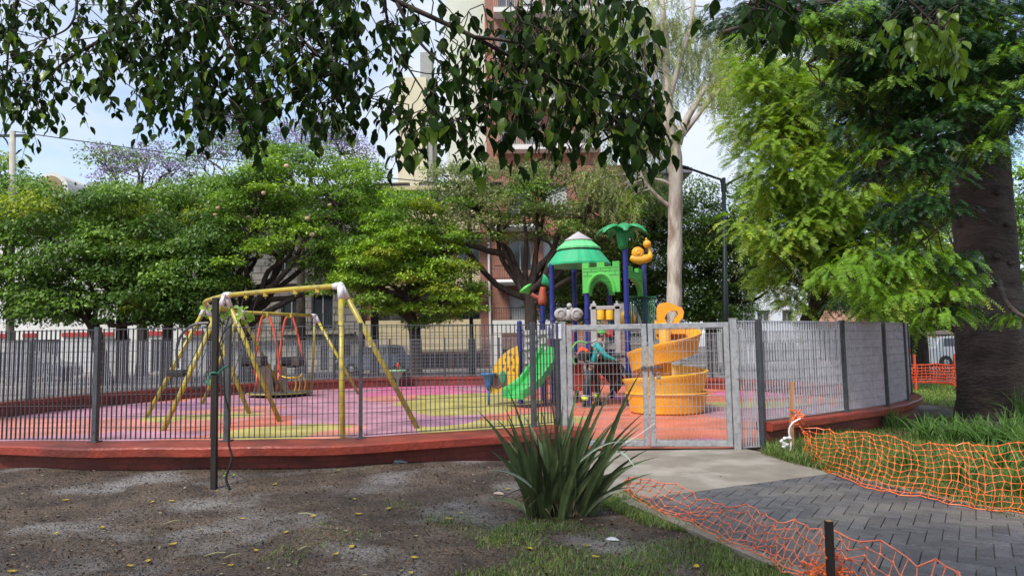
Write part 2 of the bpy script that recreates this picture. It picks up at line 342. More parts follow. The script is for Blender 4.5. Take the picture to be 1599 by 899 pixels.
tag(mb.build('playground_floor', m), kind='structure')
# ---------------------------------------------------------------- wall under the fence
def wout(i):
    k = i / 8
    if k < 17: return .13
    return .13 + .40 * sstep(17, 18.2, k)
wl = thing('retaining_wall', 'low red painted masonry wall with wide coping ringing the playground under the metal fence', 'wall', (startR.x, startR.y, 0))
i0 = 0; pts = fence_fine[:-3]; mb = MB(); mc = MB()
pts = [fence_fine[0].lerp(fence_fine[1], .25)] + pts[1:]
for i, p in enumerate(pts):
    o = outw(pts, i); wo = wout(i)
    for (off, z) in ((-.10, -.05), (-.10, WT - .09), (wo - .10 if wo < .3 else wo - .17, WT - .09), (wo - .10 if wo < .3 else wo - .17, -.05)): mb.v.append((p.x + o.x * off, p.y + o.y * off, z))
    for (off, z) in ((-.14, WT - .085), (-.14, WT - .015), (-.125, WT), (wo - .02, WT), (wo, WT - .02), (wo, WT - .10), (wo - .012, WT - .112), (-.13, WT - .112)): mc.v.append((p.x + o.x * off, p.y + o.y * off, z + (.004 * math.sin(i * .9))))
N = len(pts)
for i in range(N - 1):
    for j in range(4): mb.f.append((i * 4 + j, (i + 1) * 4 + j, (i + 1) * 4 + (j + 1) % 4, i * 4 + (j + 1) % 4)); mb.m.append(0)
    for j in range(8): mc.f.append((i * 8 + j, (i + 1) * 8 + j, (i + 1) * 8 + (j + 1) % 8, i * 8 + (j + 1) % 8)); mc.m.append(0)
mb.f += [(0, 1, 2, 3), tuple((N - 1) * 4 + j for j in (3, 2, 1, 0))]; mc.f += [tuple(range(8)), tuple((N - 1) * 8 + 7 - j for j in range(8))]; mb.m += [0, 0]; mc.m += [0, 0]
mb.build('wall_body', M_wallface, wl, fix=True); mc.build('coping', M_wall, wl, fix=True)
M_wallface.node_tree.nodes  # bricks on the wall face come from the mesh courses below
mbk = MB()
for side, off in ((0, -.104),):
    for z in (.07, .15, .23):
        q = []
        for i, p in enumerate(pts):
            o = outw(pts, i); q.append((p.x + o.x * (off), p.y + o.y * (off), z))
        for i in range(0, N - 1):
            mbk.bar(q[i], q[i + 1], .008, .05)
mbk.build('brick_course', M_wallface, wl)
# ---------------------------------------------------------------- metal fence
fr = thing('metal_fence', 'tall grey metal grating fence standing on the red wall all round the playground', 'fence', (posts[0].x, posts[0].y, WT))
def panel(mb, a, b, z0, z1, sp=.062, dep=.026, hz=.132, th=.004):
    a = Vector(a); b = Vector(b); d = b - a; L = d.length; d.normalize(); nrm = V(d.y, -d.x, 0); R = Matrix((d, nrm, V(0, 0, 1))).transposed()
    n = int(L / sp)
    for k in range(n + 1):
        c = a + d * (L * (k + .5) / (n + 1)); mb.box((c.x, c.y, (z0 + z1) / 2), (th, dep, z1 - z0), R)
    nz_ = round((z1 - z0) / hz)
    for k in range(nz_ + 1):
        z = z0 + .012 + (z1 - z0 - .024) * k / nz_; h = .010 if k in (0, nz_) else .0055
        c = (a + b) / 2; mb.box((c.x, c.y, z), (L, .008 if h < .01 else .020, h), R)
def fpost(p, z0=WT, z1=FT + .02, wd=.055):
    m = MB(); i = min(range(len(fence_fine)), key=lambda k: (fence_fine[k] - p).length); d = fence_fine[min(i + 1, len(fence_fine) - 1)] - fence_fine[max(i - 1, 0)]; d.normalize()
    R = Matrix((d, V(d.y, -d.x, 0), V(0, 0, 1))).transposed(); m.box((p.x, p.y, (z0 + z1) / 2), (wd, .07, z1 - z0), R, bev=.004)
    if z0 > .1: m.box((p.x, p.y, z0 + .006), (.12, .12, .012), R)
    for s in (-.036, .036): m.box(V(p.x, p.y, z0 + .12) + R @ V(0, s, 0), (.018, .01, .018), R)
    return m
for k, p in enumerate(posts):
    z0 = 0 if k in (0, len(posts) - 1) else WT
    fpost(p, z0, wd=.045 if k == len(posts) - 3 else .06).build('post', M_fpost, fr)
for k in range(len(posts) - 1):
    a, b = posts[k], posts[k + 1]; d = (b - a).normalized() * .045; m = MB(); panel(m, a + d, b - d, WT + .025, FT); m.build('grating_panel', M_bars_shade if k >= len(posts) - 7 else M_bars, fr)
m = MB(); panel(m, gateR + V(.06, 0, 0), posts[0] - V(.04, 0, 0), .03, FT, sp=.05); m.build('grating_panel', M_bars, fr)
# ---------------------------------------------------------------- gate
gt = thing('double_gate', 'grey steel double gate with grating leaves between square posts', 'gate', (gateL.x, gateL.y, 0))
gdir = (gateR - gateL).normalized(); gn_ = V(gdir.y, -gdir.x, 0); GR = Matrix((gdir, gn_, V(0, 0, 1))).transposed(); GW = (gateR - gateL).length
def gpt(u, z, v=0): return gateL + gdir * u + gn_ * v + V(0, 0, z)
for u in (0.02, GW):
    m = MB(); m.box(gpt(u, .855), (.09, .09, 1.73), GR, bev=.006); m.box(gpt(u, 1.724), (.096, .096, .012), GR); m.build('post', M_gate, gt)
umid = GW * .5 + .02
for (u0, u1) in ((.075, umid - .008), (umid + .008, GW - .055)):
    lf = MB()
    for (a, b_) in (((u0 + .035), 0), ((u1 - .035), 0)): lf.box(gpt(a, .87), (.07, .05, 1.62), GR, bev=.005)
    for z in (.095, 1.645): lf.box(gpt((u0 + u1) / 2, z), (u1 - u0 - .14, .048, .07), GR, bev=.005)
    o = lf.build('gate_leaf', M_gate, gt); pm = MB(); panel(pm, gpt(u0 + .07, 0), gpt(u1 - .07, 0), .13, 1.61, sp=.052, hz=.15); pm.build('grating', M_gate, o)
    for z in (.4, 1.35):
        hb = MB(); uu = u0 - .012 if u0 < 1 else u1 + .012; hb.tube([gpt(uu, z - .05, -.03), gpt(uu, z + .05, -.03)], .013, 8); hb.build('hinge', M_fpost, o)
lt = MB(); lt.tube([gpt(umid - .10, 1.10, .05), gpt(umid + .18, 1.10, .05)], .010, 8)
for u in (-.06, .04, .13): lt.box(gpt(umid + u, 1.10, .043), (.03, .035, .04), GR)
lt.tube([gpt(umid + .05, 1.10, .06), gpt(umid + .055, 1.0, .065)], .009, 6); lt.build('sliding_bolt', M_fpost, gt)
pd = MB(); pd.box(gpt(umid + .13, .965, .075), (.05, .025, .045), GR, bev=.006); pd.tube([gpt(umid + .115, .985, .075), gpt(umid + .115, 1.03, .075), gpt(umid + .13, 1.045, .075), gpt(umid + .145, 1.03, .075), gpt(umid + .145, .985, .075)], .005, 6)
tag(pd.build('padlock', M_steel, origin=gpt(umid + .13, .965, .075)), 'small metal padlock hanging from the bolt of the grey gate', 'padlock')
sg = MB(); sg.box(gpt(-.09, 1.60, .062), (.20, .006, .20), GR); M_paper = pmat('paper_notice', (.52, .53, .62), (.44, .45, .54), 5, .6)
sgo = sg.build('notice_sheet', M_paper, origin=gpt(-.09, 1.6, .062)); tag(sgo, 'small white paper notice fixed at the top of the left gate post', 'notice')
tx = MB()
for k in range(6): tx.box(gpt(-.06 + .004 * (k % 2), 1.66 - k * .018, .0665), (.07 - .012 * (k % 3), .002, .005), GR)
tx.box(gpt(-.155, 1.60, .0665), (.035, .002, .11), GR); tx.build('printing', pmat('print_ink', (.15, .15, .24), rough=.7), sgo)
st = MB(); st.tube(spline([gpt(umid - .33, .12, .10), gpt(umid - .15, .22, .07), gpt(umid + .02, .34, .06), gpt(umid + .06, .37, .055)], 5), .004, 5)
tag(st.build('plastic_strip', M_white, origin=gpt(umid, .3)), 'thin white plastic strip tied across the bottom of the gate leaves', 'strip')
# ---------------------------------------------------------------- path
def clip(poly, a, b):
    out = []; n = len(poly)
    f = lambda p: (b[0] - a[0]) * (p[1] - a[1]) - (b[1] - a[1]) * (p[0] - a[0])
    for i in range(n):
        p, q = poly[i], poly[(i + 1) % n]; fp, fq = f(p), f(q)
        if fp >= 0: out.append(p)
        if (fp >= 0) != (fq >= 0):
            t = fp / (fp - fq); out.append((p[0] + (q[0] - p[0]) * t, p[1] + (q[1] - p[1]) * t))
    return out
g2 = lambda px, py: (lambda g: (g.x, g.y))(G(px, py))
Lt, Lb = g2(1026, 800), g2(1245, 892); Rt, Rb = g2(1299, 742), g2(1599, 812); Bt = g2(1030, 766)
dl = ((Lb[0] - Lt[0]), (Lb[1] - Lt[1])); dr = ((Rb[0] - Rt[0]), (Rb[1] - Rt[1]))
L2 = (Lt[0] + dl[0] * 4, Lt[1] + dl[1] * 4); R2 = (Rt[0] + dr[0] * 3, Rt[1] + dr[1] * 3); L0 = (Lt[0] - dl[0] * .25, Lt[1] - dl[1] * .25)
pathpoly = [L2, R2, Rt, L0]
M_pav = pmat('dark_grey_pavers', (.085, .085, .092), (.050, .050, .056), 7, .5, .6, 60, island=.2, c3=(.13, .12, .105), s3=.8, spec=.5)
mb = MB(); BLn, BWd = .30, .10; ang = rad(-33); ca, sa = math.cos(ang), math.sin(ang); gap = .0028; cen = (3.0, 5.5)
def herring():
    w_, l_ = BWd, BLn; k = 3
    for i in range(-70, 70):
        for j in range(-40, 40):
            # herringbone: L-shaped cells repeated on a lattice
            ox = i * w_ + j * 2 * 0; 
            yield i, j
def brick(x0, y0, x1, y1):
    p = [(x0 + gap, y0 + gap), (x1 - gap, y0 + gap), (x1 - gap, y1 - gap), (x0 + gap, y1 - gap)]
    p = [(cen[0] + x * ca - y * sa, cen[1] + x * sa + y * ca) for x, y in p]
    for k in range(4): 
        p = clip(p, pathpoly[k], pathpoly[(k + 1) % 4])
        if len(p) < 3: return
    cx = sum(a for a, _ in p) / len(p); cy = sum(a for _, a in p) / len(p)
    if cy < .5: return
    dz = random.uniform(-.0015, .0015); n = len(p)
    inn = [(cx + (a - cx) * .97, cy + (c - cy) * .97) for a, c in p]
    mb.add([(a, c, .0) for a, c in p] + [(a, c, .018 + dz) for a, c in p] + [(a, c, .022 + dz) for a, c in inn],
           [tuple(range(2 * n, 3 * n))] + [(i, (i + 1) % n, n + (i + 1) % n, n + i) for i in range(n)] + [(n + i, n + (i + 1) % n, 2 * n + (i + 1) % n, 2 * n + i) for i in range(n)])
u = BWd; K = 3   # 3:1 blocks; the lattice of a 3:1 herringbone is (1,1),( 2K,0)... in units of u
for i in range(-60, 60):
    for j in range(-14, 14):
        bx = i * u + j * 2 * K * u; by = i * u
        if abs(bx) > 8 or abs(by) > 8: continue
        brick(bx, by, bx + K * u, by + u); brick(bx - u + u * 0 + K * u * 0, by + u * 0 - (K - 1) * u + (K - 1) * u, bx, by + K * u) if True else None
pj = MB(); pj.add([(a, c, .006) for a, c in pathpoly], [(0, 1, 2, 3)])
M_joint = pmat('joint_sand', (.055, .053, .05), (.04, .038, .036), 20, .9)
pb = pj.build('path_bed', M_joint); tag(pb, kind='structure'); tag(mb.build('paver_path', M_pav), kind='structure')
# concrete apron in front of the gate and the edge strip of the path
M_conc = pmat('worn_concrete', (.24, .215, .175), (.165, .145, .12), 2.2, .62, .5, 45, detail=9, c3=(.30, .28, .25), s3=1.1)
A = [g2(880, 708), (gateR.x + .1, gateR.y + .05), g2(1186, 708), g2(1240, 725), Rt, L0, g2(925, 770), g2(850, 740)]
mb = MB(); ap = A; mb.add([(x, y, .024) for x, y in ap] + [(x, y, -.02) for x, y in ap], [tuple(range(8))[::-1]] + [(i, (i + 1) % 8, 8 + (i + 1) % 8, 8 + i) for i in range(8)]); tag(mb.build('concrete_apron', M_conc, fix=True), kind='structure')
mb = MB(); d = V(dl[0], dl[1], 0).normalized(); nn = V(d.y, -d.x, 0) * 1
a_, b_ = V(*L0, 0), V(*L2, 0); mb.bar(a_ + nn * .06 + V(0, 0, .005), b_ + nn * .06 + V(0, 0, .005), .12, .05)
a_, b_ = V(*Rt, 0), V(*R2, 0); mb.bar(a_ - nn * .04 + V(0, 0, .005), b_ - nn * .04 + V(0, 0, .005), .09, .05)
tag(mb.build('path_kerb', M_conc), kind='structure')
# ---------------------------------------------------------------- street behind
M_asph = pmat('street_asphalt', (.055, .055, .058), (.04, .04, .042), 3, .8, .3, 60); M_side = pmat('sidewalk_tiles', (.25, .23, .21), (.18, .165, .15), 3, .8, .2, 30)
mb = MB(); mb.add([(-90, 33, .004), (90, 33, .004), (90, 39.5, .004), (-90, 39.5, .004)], [(0, 1, 2, 3)]); tag(mb.build('street', M_asph), kind='structure')
mb = MB(); mb.box((0, 30.6, .04), (180, 4.6, .10)); mb.box((0, 41.2, .05), (180, 3.4, .12)); tag(mb.build('sidewalk', M_side), kind='structure')
# ================================================================ swing frame (a ring of beams on splayed legs)
def at(px, py, Y): return P(px, py, Y)
sw = thing('swing_frame', 'yellow tubular swing frame with white joints bending round the left of the playground', 'swing frame', G(300, 640, .02))
apx = [P(532, 446, 11.9), P(352, 461, 13.6), P(322, 478, 15.8), P(374, 487, 19.0), P(492, 493, 21.8)]
legs = [[G(535, 684, .02), G(652, 668, .02)], [G(255, 672, .02), G(437, 658, .02)], [G(228, 652, .02), G(389, 645, .02)], [G(316, 630, .02), G(445, 618, .02)], [G(486, 614, .02), G(560, 615, .02)]]
def beam(a, b, c0=None, sag=0): return [a, b]
b1 = MB(); b1.tube(spline([apx[0], apx[0].lerp(apx[1], .5) + V(0, 0, .01), apx[1]], 6), .045, 12); b1.build('beam', M_swing, sw, smooth=True)
b2 = MB(); mid = (apx[1] + apx[2]) / 2 + V(-.18, -.02, 0); b2.tube(spline([apx[1], mid, apx[2]], 8), .045, 12); b2.build('beam', M_swing, sw, smooth=True)
b3 = MB(); b3.tube([apx[2], apx[3]], .045, 12); b3.build('beam', M_swing, sw, smooth=True)
b4 = MB(); b4.tube([apx[3], apx[4]], .045, 12); b4.build('beam', M_swing, sw, smooth=True)
for a, (l1, l2) in zip(apx, legs):
    for l in (l1, l2):
        m = MB(); m.tube([a + (l - a) * .06, l], .045 if a is not apx[3] else .04, 12); m.build('leg', M_swing, sw, smooth=True)
    m = MB(); m.ball(a, .062, 12)
    for l in (l1, l2): m.tube([a, a + (l - a).normalized() * .24], [.060, .052], 12)
    for q in apx:
        if q is not a and min((q - a).length, 9) < 3.9 and abs(apx.index(q) - apx.index(a)) == 1 if q in apx else False: m.tube([a, a + (q - a).normalized() * .16], [.065, .056], 12)
    m.build('joint', M_white, sw, smooth=True)
for t in (.18, .36, .62, .8):
    m = MB(); c = apx[0].lerp(apx[1], t) + V(0, 0, -.035); m.box(c, (.07, .07, .10)); m.tube([c + V(0, 0, -.05), c + V(0, 0, -.09)], .012, 6); m.build('hanger', M_swing, sw)
def hung_seat(name, label, cat, beamp, pxy, Y, wd, col, grp=None):
    c = P(*pxy, Y); t = thing(name, label, cat, c, grp)
    m = MB(); R = Matrix.Rotation(random.uniform(-.25, .25), 3, 'Z')
    # bucket: four walls and a moulded floor
    hw, hd, hh = wd / 2, wd * .36, wd * .30
    for s in (-1, 1):
        m.box(c + R @ V(s * hw, 0, 0), (.03, hd * 2, hh * 1.3), R, bev=.01); m.box(c + R @ V(0, s * hd, 0), (wd + .02, .03, hh * 1.2), R, bev=.01)
    m.box(c + R @ V(0, 0, -hh * .62), (wd * .5, hd * 2, .03), R, bev=.01); m.box(c + R @ V(hw * .72, -hd * .2, -.02), (wd * .3, hd * 1.5, hh * 1.1), R, bev=.015)
    m.build('bucket', col, t)
    for s in (-1, 1):
        ch = MB(); a = beamp + R @ V(s * .12, 0, 0); b = c + R @ V(s * hw, 0, hh * .6); ch.tube([a, b], .008, 6); ch.build('chain', M_fpost, t)
    return t
bA = lambda t: apx[0].lerp(apx[1], t); bD = lambda t: apx[3].lerp(apx[4], t)
# toddler swings on red looped hangers under the rear beam
for k, (tt, px) in enumerate(((.32, 396), (.63, 455))):
    c = P(px + 2, 564, bD(tt).y); t = thing('toddler_swing', ('black toddler swing seat, the left one of the two on red looped bars', 'black toddler swing seat, the right one of the two on red looped bars')[k], 'swing', c, 'toddler swings on red bars')
    m = MB()
    for s in (-1, 1): m.box(c + V(s * .29, 0, 0), (.03, .30, .27), bev=.01)
    m.box(c + V(0, .15, 0), (.60, .03, .28), bev=.01); m.box(c + V(0, -.15, .03), (.60, .03, .2), bev=.01); m.box(c + V(0, 0, -.15), (.26, .30, .05), bev=.015)
    m.build('bucket', M_darkp, t); bx = MB(); bx.box(c + V(.13, -.18, -.01), (.22, .03, .22), bev=.01); bx.build('front_guard', pmat('scuffed_rubber', (.12, .09, .07), (.06, .05, .04), 8, .6), t)
    top = bD(tt) + V(0, 0, -.05); hp = MB(); zt = top.z - .06; xx = top.x
    hp.tube(spline([V(xx - .34, top.y + .04, .75), V(xx - .22, top.y, (c.z + zt) / 2), V(xx - .15, top.y, zt - .15), V(xx - .09, top.y, zt + .02), V(xx, top.y, zt + .06), V(xx + .09, top.y, zt + .02), V(xx + .15, top.y, zt - .15), V(xx + .28, top.y, (c.z + zt) / 2), V(xx + .40, top.y + .04, .75 if k == 0 else 1.1)], 5), .032, 8)
    hp.build('red_hanger', M_redm, t, smooth=True); cl = MB(); cl.box(top + V(0, 0, .02), (.16, .12, .12)); cl.build('clamp', M_swing, t)
hung_seat('bucket_swing', 'black bucket swing hanging at the left under the yellow frame beside the curved dark bar', 'swing', apx[1].lerp(apx[2], .45), (279, 582), 14.9, .36, M_darkp)
hung_seat('bucket_swing', 'small grey and black box swing low behind the dark wooden stake', 'swing', bA(.93), (308, 605), 14.5, .17, M_darkp)
hung_seat('bucket_swing', 'small black box swing just right of the dark wooden stake', 'swing', bA(.75), (352, 608), 14.0, .14, M_darkp)
m = MB(); m.tube(spline([P(278, 575, 15.0), P(276, 545, 15.0), P(284, 522, 15.0), P(303, 507, 15.0), P(326, 504, 15.0)], 6), .03, 8); tag(m.build('curved_bar', M_fpost, origin=P(278, 575, 15)), 'curved dark metal bar arching above the left bucket swing', 'bar')
# ---------------------------------------------------------------- carousel
cg = G(437, 618, .02); cr = thing('carousel', 'low round carousel with brown panels and a yellow hand rail behind the swings', 'carousel', cg)
m = MB(); m.lathe(cg, [(.15, .0), (.15, .06)], 16); m.lathe(cg, [(.9, .06), (.95, .08), (.95, .11), (.9, .13)], 32); m.build('platform', pmat('worn_disc', (.10, .09, .07), (.05, .045, .04), 6, .5), cr)
m = MB(); m.tube([cg + V(.93 * math.cos(a * math.pi / 16), .93 * math.sin(a * math.pi / 16), .10) for a in range(32)], .025, 6, closed=True); m.build('rim', M_swing, cr)
for (dx, dy) in ((-.45, -.1), (-.1, .2)):
    m = MB(); c = cg + V(dx, dy, .13); m.prism([(-.30, 0), (.30, 0), (.17, .85), (-.13, .80)], .05, (c, V(1, .2, 0), V(0, 0, 1))); m.build('seat_back', pmat('worn_brown_panel', (.13, .085, .065), (.07, .05, .04), 6, .5), cr)
m = MB(); m.tube(spline([cg + V(.05, -.2, .62), cg + V(.3, -.25, .55), cg + V(.62, -.2, .56), cg + V(.70, -.1, .68)], 5), .022, 8)
for x in (.5, .62, .78): m.tube(spline([cg + V(x - .05, -.2, .58), cg + V(x + .04, -.2, .4), cg + V(x, -.2, .13)], 4), .02, 8)
m.build('hand_rail', M_yel, cr, smooth=True)
for x in (-.62, .02): m = MB(); m.tube([cg + V(x, -.3, .13), cg + V(x + .03, -.28, .75)], .028, 8); m.build('red_post', M_redm, cr, smooth=True)
# ---------------------------------------------------------------- small green funnel table near the back wall
c = G(621, 604, .02); t = thing('funnel_toy', 'pale green funnel shaped spinner with a red top standing by the back wall', 'play spinner', c)
m = MB(); m.lathe(c, [(.05, 0), (.05, .25), (.10, .32), (.22, .52), (.34, .56), (.34, .60), (.1, .6)], 20); m.build('funnel', pmat('pale_green_plastic', (.22, .48, .28)), t, smooth=True)
m = MB(); m.lathe(c, [(.06, .6), (.045, .72), (.07, .76), (.04, .84), (.001, .86)], 12); m.build('knob', M_redp, t, smooth=True)
# ================================================================ play tower
pt = thing('play_tower', 'multicoloured plastic play tower with green cone roof and blue posts and castle arches', 'play tower', G(925, 612, .02))
def bpost(px, pytop, Y, pyb=None):
    a = P(px, pytop, Y); m = MB(); z0 = .02 if pyb is None else P(px, pyb, Y).z
    m.tube([V(a.x, Y, z0), V(a.x, Y, a.z)], .062, 14)
    for z in (1.25, 1.75, 2.0):
        if z < a.z: m.lathe((a.x, Y, z), [(.062, 0), (.075, .01), (.075, .05), (.062, .06)], 14)
    m.lathe((a.x, Y, a.z), [(.062, 0), (.05, .03), (.001, .045)], 14)
    smooth_angle(m.build('post', M_blue, pt), 40); return V(a.x, Y, a.z)
p1 = bpost(861, 413, 17.4); p2 = bpost(896, 413, 18.6); p3 = bpost(916, 452, 16.6); p4 = bpost(951, 430, 18.6); p5 = bpost(976, 388, 16.2); p6 = bpost(1005, 408, 17.6); p7 = bpost(811, 503, 17.2); p8 = bpost(847, 474, 18.2)
p9 = bpost(897, 413, 16.9, None) if False else None
# roof
Yr = 17.7; rc = P(904, 413, Yr); k = Yr / 1110
M_roofg = plastic('roof_green', (.02, .38, .16)); M_rooft = plastic('roof_light_green', (.14, .55, .22)); M_cap = plastic('roof_cap_grey', (.42, .40, .41), .6)
rf = MB()
def cone_tier(mb, r0, z0, r1, z1, seg=48):
    pr = []
    for j in range(seg):
        a = 2 * math.pi * j / seg
        pr.append(a)
    kk = len(mb.v); cx, cy, cz = rc
    for (r, z) in ((r0 - .05, z0 - .03), (r0, z0 - .045), (r0, z0), (r1, z1), (r1 - .04, z1)):
        for j, a in enumerate(pr):
            rr_ = r - (.012 if j % 3 == 0 and r > r1 - .01 else 0); mb.v.append((cx + rr_ * math.cos(a), cy + rr_ * math.sin(a), cz + z))
    for i in range(4):
        for j in range(seg): mb.f.append((kk + i * seg + j, kk + i * seg + (j + 1) % seg, kk + (i + 1) * seg + (j + 1) % seg, kk + (i + 1) * seg + j)); mb.m.append(0)
    mb.f.append(tuple(kk + j for j in range(seg))); mb.m.append(0); mb.f.append(tuple(kk + 4 * seg + j for j in range(seg))[::-1]); mb.m.append(0)
cone_tier(rf, 50 * k, 0, 35 * k, 19.5 * k); rfo = rf.build('roof', M_roofg, pt)
r2 = MB(); cone_tier(r2, 34.5 * k, 25.5 * k, 22 * k, 36 * k); r2.build('roof_middle_tier', M_rooft, rfo)
r4 = MB(); r4.lathe(rc + V(0, 0, 19.5 * k), [(33 * k, 0), (32 * k, 4 * k)], 32); r4.lathe(rc + V(0, 0, 36 * k), [(19 * k, 0), (19 * k, 2.2 * k)], 32); r4.build('roof_gap_ring', M_dgreen, rfo)
r3 = MB(); r3.lathe(rc + V(0, 0, 38.2 * k), [(22 * k, -.02), (22 * k, 0), (10 * k, 8 * k), (.01, 14 * k)], 36); r3.build('roof_cap', M_cap, rfo, smooth=False)
# castle arch panels
def castle(px0, px1, Y0, Y1, ytop, ybot, name='castle_arch', full=True):
    a = P(px0, ybot, Y0); b = P(px1, ybot, Y1); ex = V(b.x - a.x, b.y - a.y, 0); W = ex.length; ex.normalize(); h = P(px1, ytop, Y1).z - P(px1, ybot, Y1).z
    s = W; mer = .16 * h; out = [(0, 0), (0, h)]
    if full: out = [(0, h), (W * .18, h), (W * .18, h - mer), (W * .40, h - mer), (W * .40, h), (W * .60, h), (W * .60, h - mer), (W * .82, h - mer), (W * .82, h), (W, h), (W, 0)]
    else: out = [(0, h), (W * .3, h), (W * .3, h - mer), (W * .68, h - mer), (W * .68, h), (W, h), (W, 0)]
    if full: cx, r0 = W * .5, W * .36
    else: cx, r0 = 0.0, W * .86
    ah = h * .62; arc = []
    n = 12
    if full:
        for i in range(n + 1): t = math.pi * i / n; arc.append((cx + r0 * math.cos(t), ah * .25 * 0 + ah * math.sin(t)))
        poly = out + [(x, z) for x, z in arc] + [(0, 0)]
    else:
        for i in range(n // 2 + 1): t = math.pi / 2 * i / (n // 2); arc.append((r0 * math.cos(t), ah * math.sin(t)))
        poly = out + arc
    m = MB(); o = V(a.x, a.y, a.z); m.prism(poly, .10, (o, ex, V(0, 0, 1)))
    ey = V(0, 0, 1).cross(ex)
    # rim of the arch and mortar lines standing proud
    rim = [o + ex * x + V(0, 0, z) - ey * .05 for x, z in arc]; m.tube(rim, .045, 8)
    ob = m.build(name, M_lime, pt, fix=True)
    g_ = MB()
    for zz in (h * .56, h * .70, h - mer - .03):
        segs = [(0.02, W - .02)]
        if zz < ah and full: xx = r0 * math.sqrt(max(0, 1 - (zz / ah) ** 2)) + .05; segs = [(.02, cx - xx), (cx + xx, W - .02)]
        for x0, x1 in segs:
            if x1 - x0 > .05: g_.bar(o + ex * x0 + V(0, 0, zz) - ey * .051, o + ex * x1 + V(0, 0, zz) - ey * .051, .012, .012)
    if full:
        for x, z0, z1 in ((W * .25, h * .70, h - mer - .03), (W * .5, h * .70, h - mer - .03), (W * .75, h * .70, h - mer - .03), (W * .14, h * .56, h * .70), (W * .88, h * .56, h * .70), (W * .62, h * .62, h * .7), (W * .38, h * .62, h * .7)): g_.bar(o + ex * x + V(0, 0, z0) - ey * .051, o + ex * x + V(0, 0, z1) - ey * .051, .012, .012)
    g_.build('mortar_groove', plastic('deep_green_plastic', (.02, .22, .03)), ob)
castle(911, 969, 16.6, 16.25, 410, 458); castle(979, 1002, 16.6, 17.6, 417, 459, full=False); castle(917, 960, 18.65, 18.5, 424, 462)
# palm top
c = P(973, 389, 16.2); k = 16.2 / 1110
pl = MB(); pr = []
pl.lathe(c, [(5.5 * k, 0), (8 * k, 8 * k), (10 * k, 22 * k), (11.5 * k, 32 * k), (6 * k, 34 * k), (.01, 33 * k)], 20); M_palm = plastic('palm_green', (.012, .27, .085))
po = pl.build('palm_top', M_palm, pt, smooth=True)
for a in range(0, 360, 52):
    a_ = rad(a + 8); d = V(math.cos(a_), math.sin(a_), 0); s_ = V(-d.y, d.x, 0); m = MB(); nseg = 8; top = []
    cl = spline([c + V(0, 0, 30 * k), c + d * 18 * k + V(0, 0, 37 * k), c + d * 33 * k + V(0, 0, 33 * k), c + d * 42 * k + V(0, 0, 24 * k)], 4); n_ = len(cl)
    for i, p in enumerate(cl):
        t = i / (n_ - 1); w_ = (4 + 7 * math.sin(math.pi * min(1, t * 1.15 + .05)) ** .8) * k * (1 if t < .97 else .4)
        for q, dz in ((-1, -.25), (-.5, .05), (0, .12), (.5, .05), (1, -.25)): m.v.append(tuple(p + s_ * w_ * q + V(0, 0, dz * w_)))
        for q, dz in ((-1, -.25), (-.5, -.12), (0, -.06), (.5, -.12), (1, -.25)): m.v.append(tuple(p + s_ * w_ * q * .96 + V(0, 0, dz * w_ - 1.5 * k)))
    for i in range(n_ - 1):
        for j in range(4):
            A0, B0 = i * 10 + j, (i + 1) * 10 + j; m.f.append((A0, A0 + 1, B0 + 1, B0)); m.f.append((A0 + 5, B0 + 5, B0 + 6, A0 + 6)); m.m += [0, 0]
        for j in (0, 4): A0, B0 = i * 10 + j, (i + 1) * 10 + j; m.f.append((A0, B0, B0 + 5, A0 + 5)); m.m.append(0)
    e = (n_ - 1) * 10; m.f.append((e, e + 1, e + 2, e + 3, e + 4, e + 9, e + 8, e + 7, e + 6, e + 5)); m.m.append(0)
    m.build('palm_leaf', M_palm, po, smooth=True, fix=True)
# snail finial on the right post
c = P(1001, 398, 17.6); k = 17.6 / 1110
m = MB(); m.tube(spline([c + V(-17 * k, 0, -4 * k), c + V(-8 * k, 0, -7 * k), c + V(4 * k, 0, -7 * k), c + V(13 * k, 0, -3 * k), c + V(14 * k, 0, 5 * k), c + V(11 * k, 0, 12 * k)], 5), [x * k for x in spl] if False else [ (2 + 5.5 * math.sin(math.pi * min(1, (i + 2) / 22)) ) * k for i in range(26)], 12)
m.ball(c + V(10 * k, 0, 17 * k), 6.5 * k, 14); m.lathe(c + V(9 * k, 0, 22 * k), [(1.8 * k, 0), (1.6 * k, 4 * k), (.01, 5 * k)], 8)
so_ = m.build('snail_finial', M_yel2, pt, smooth=True)
m = MB(); m.ball(c + V(-5 * k, 0, 3 * k), 10 * k, 20, scale=(1, .7, 1))
sp = [c + V(-5 * k + (9.2 * k * (1 - t / 30)) * math.cos(t * .5), -.7 * 10 * k * math.sqrt(max(0, 1 - (.92 * (1 - t / 30)) ** 2)), 3 * k + (9.2 * k * (1 - t / 30)) * math.sin(t * .5)) for t in range(28)]
m.tube(sp, .9 * k, 6); m.build('snail_shell', M_yel2, so_, smooth=True)
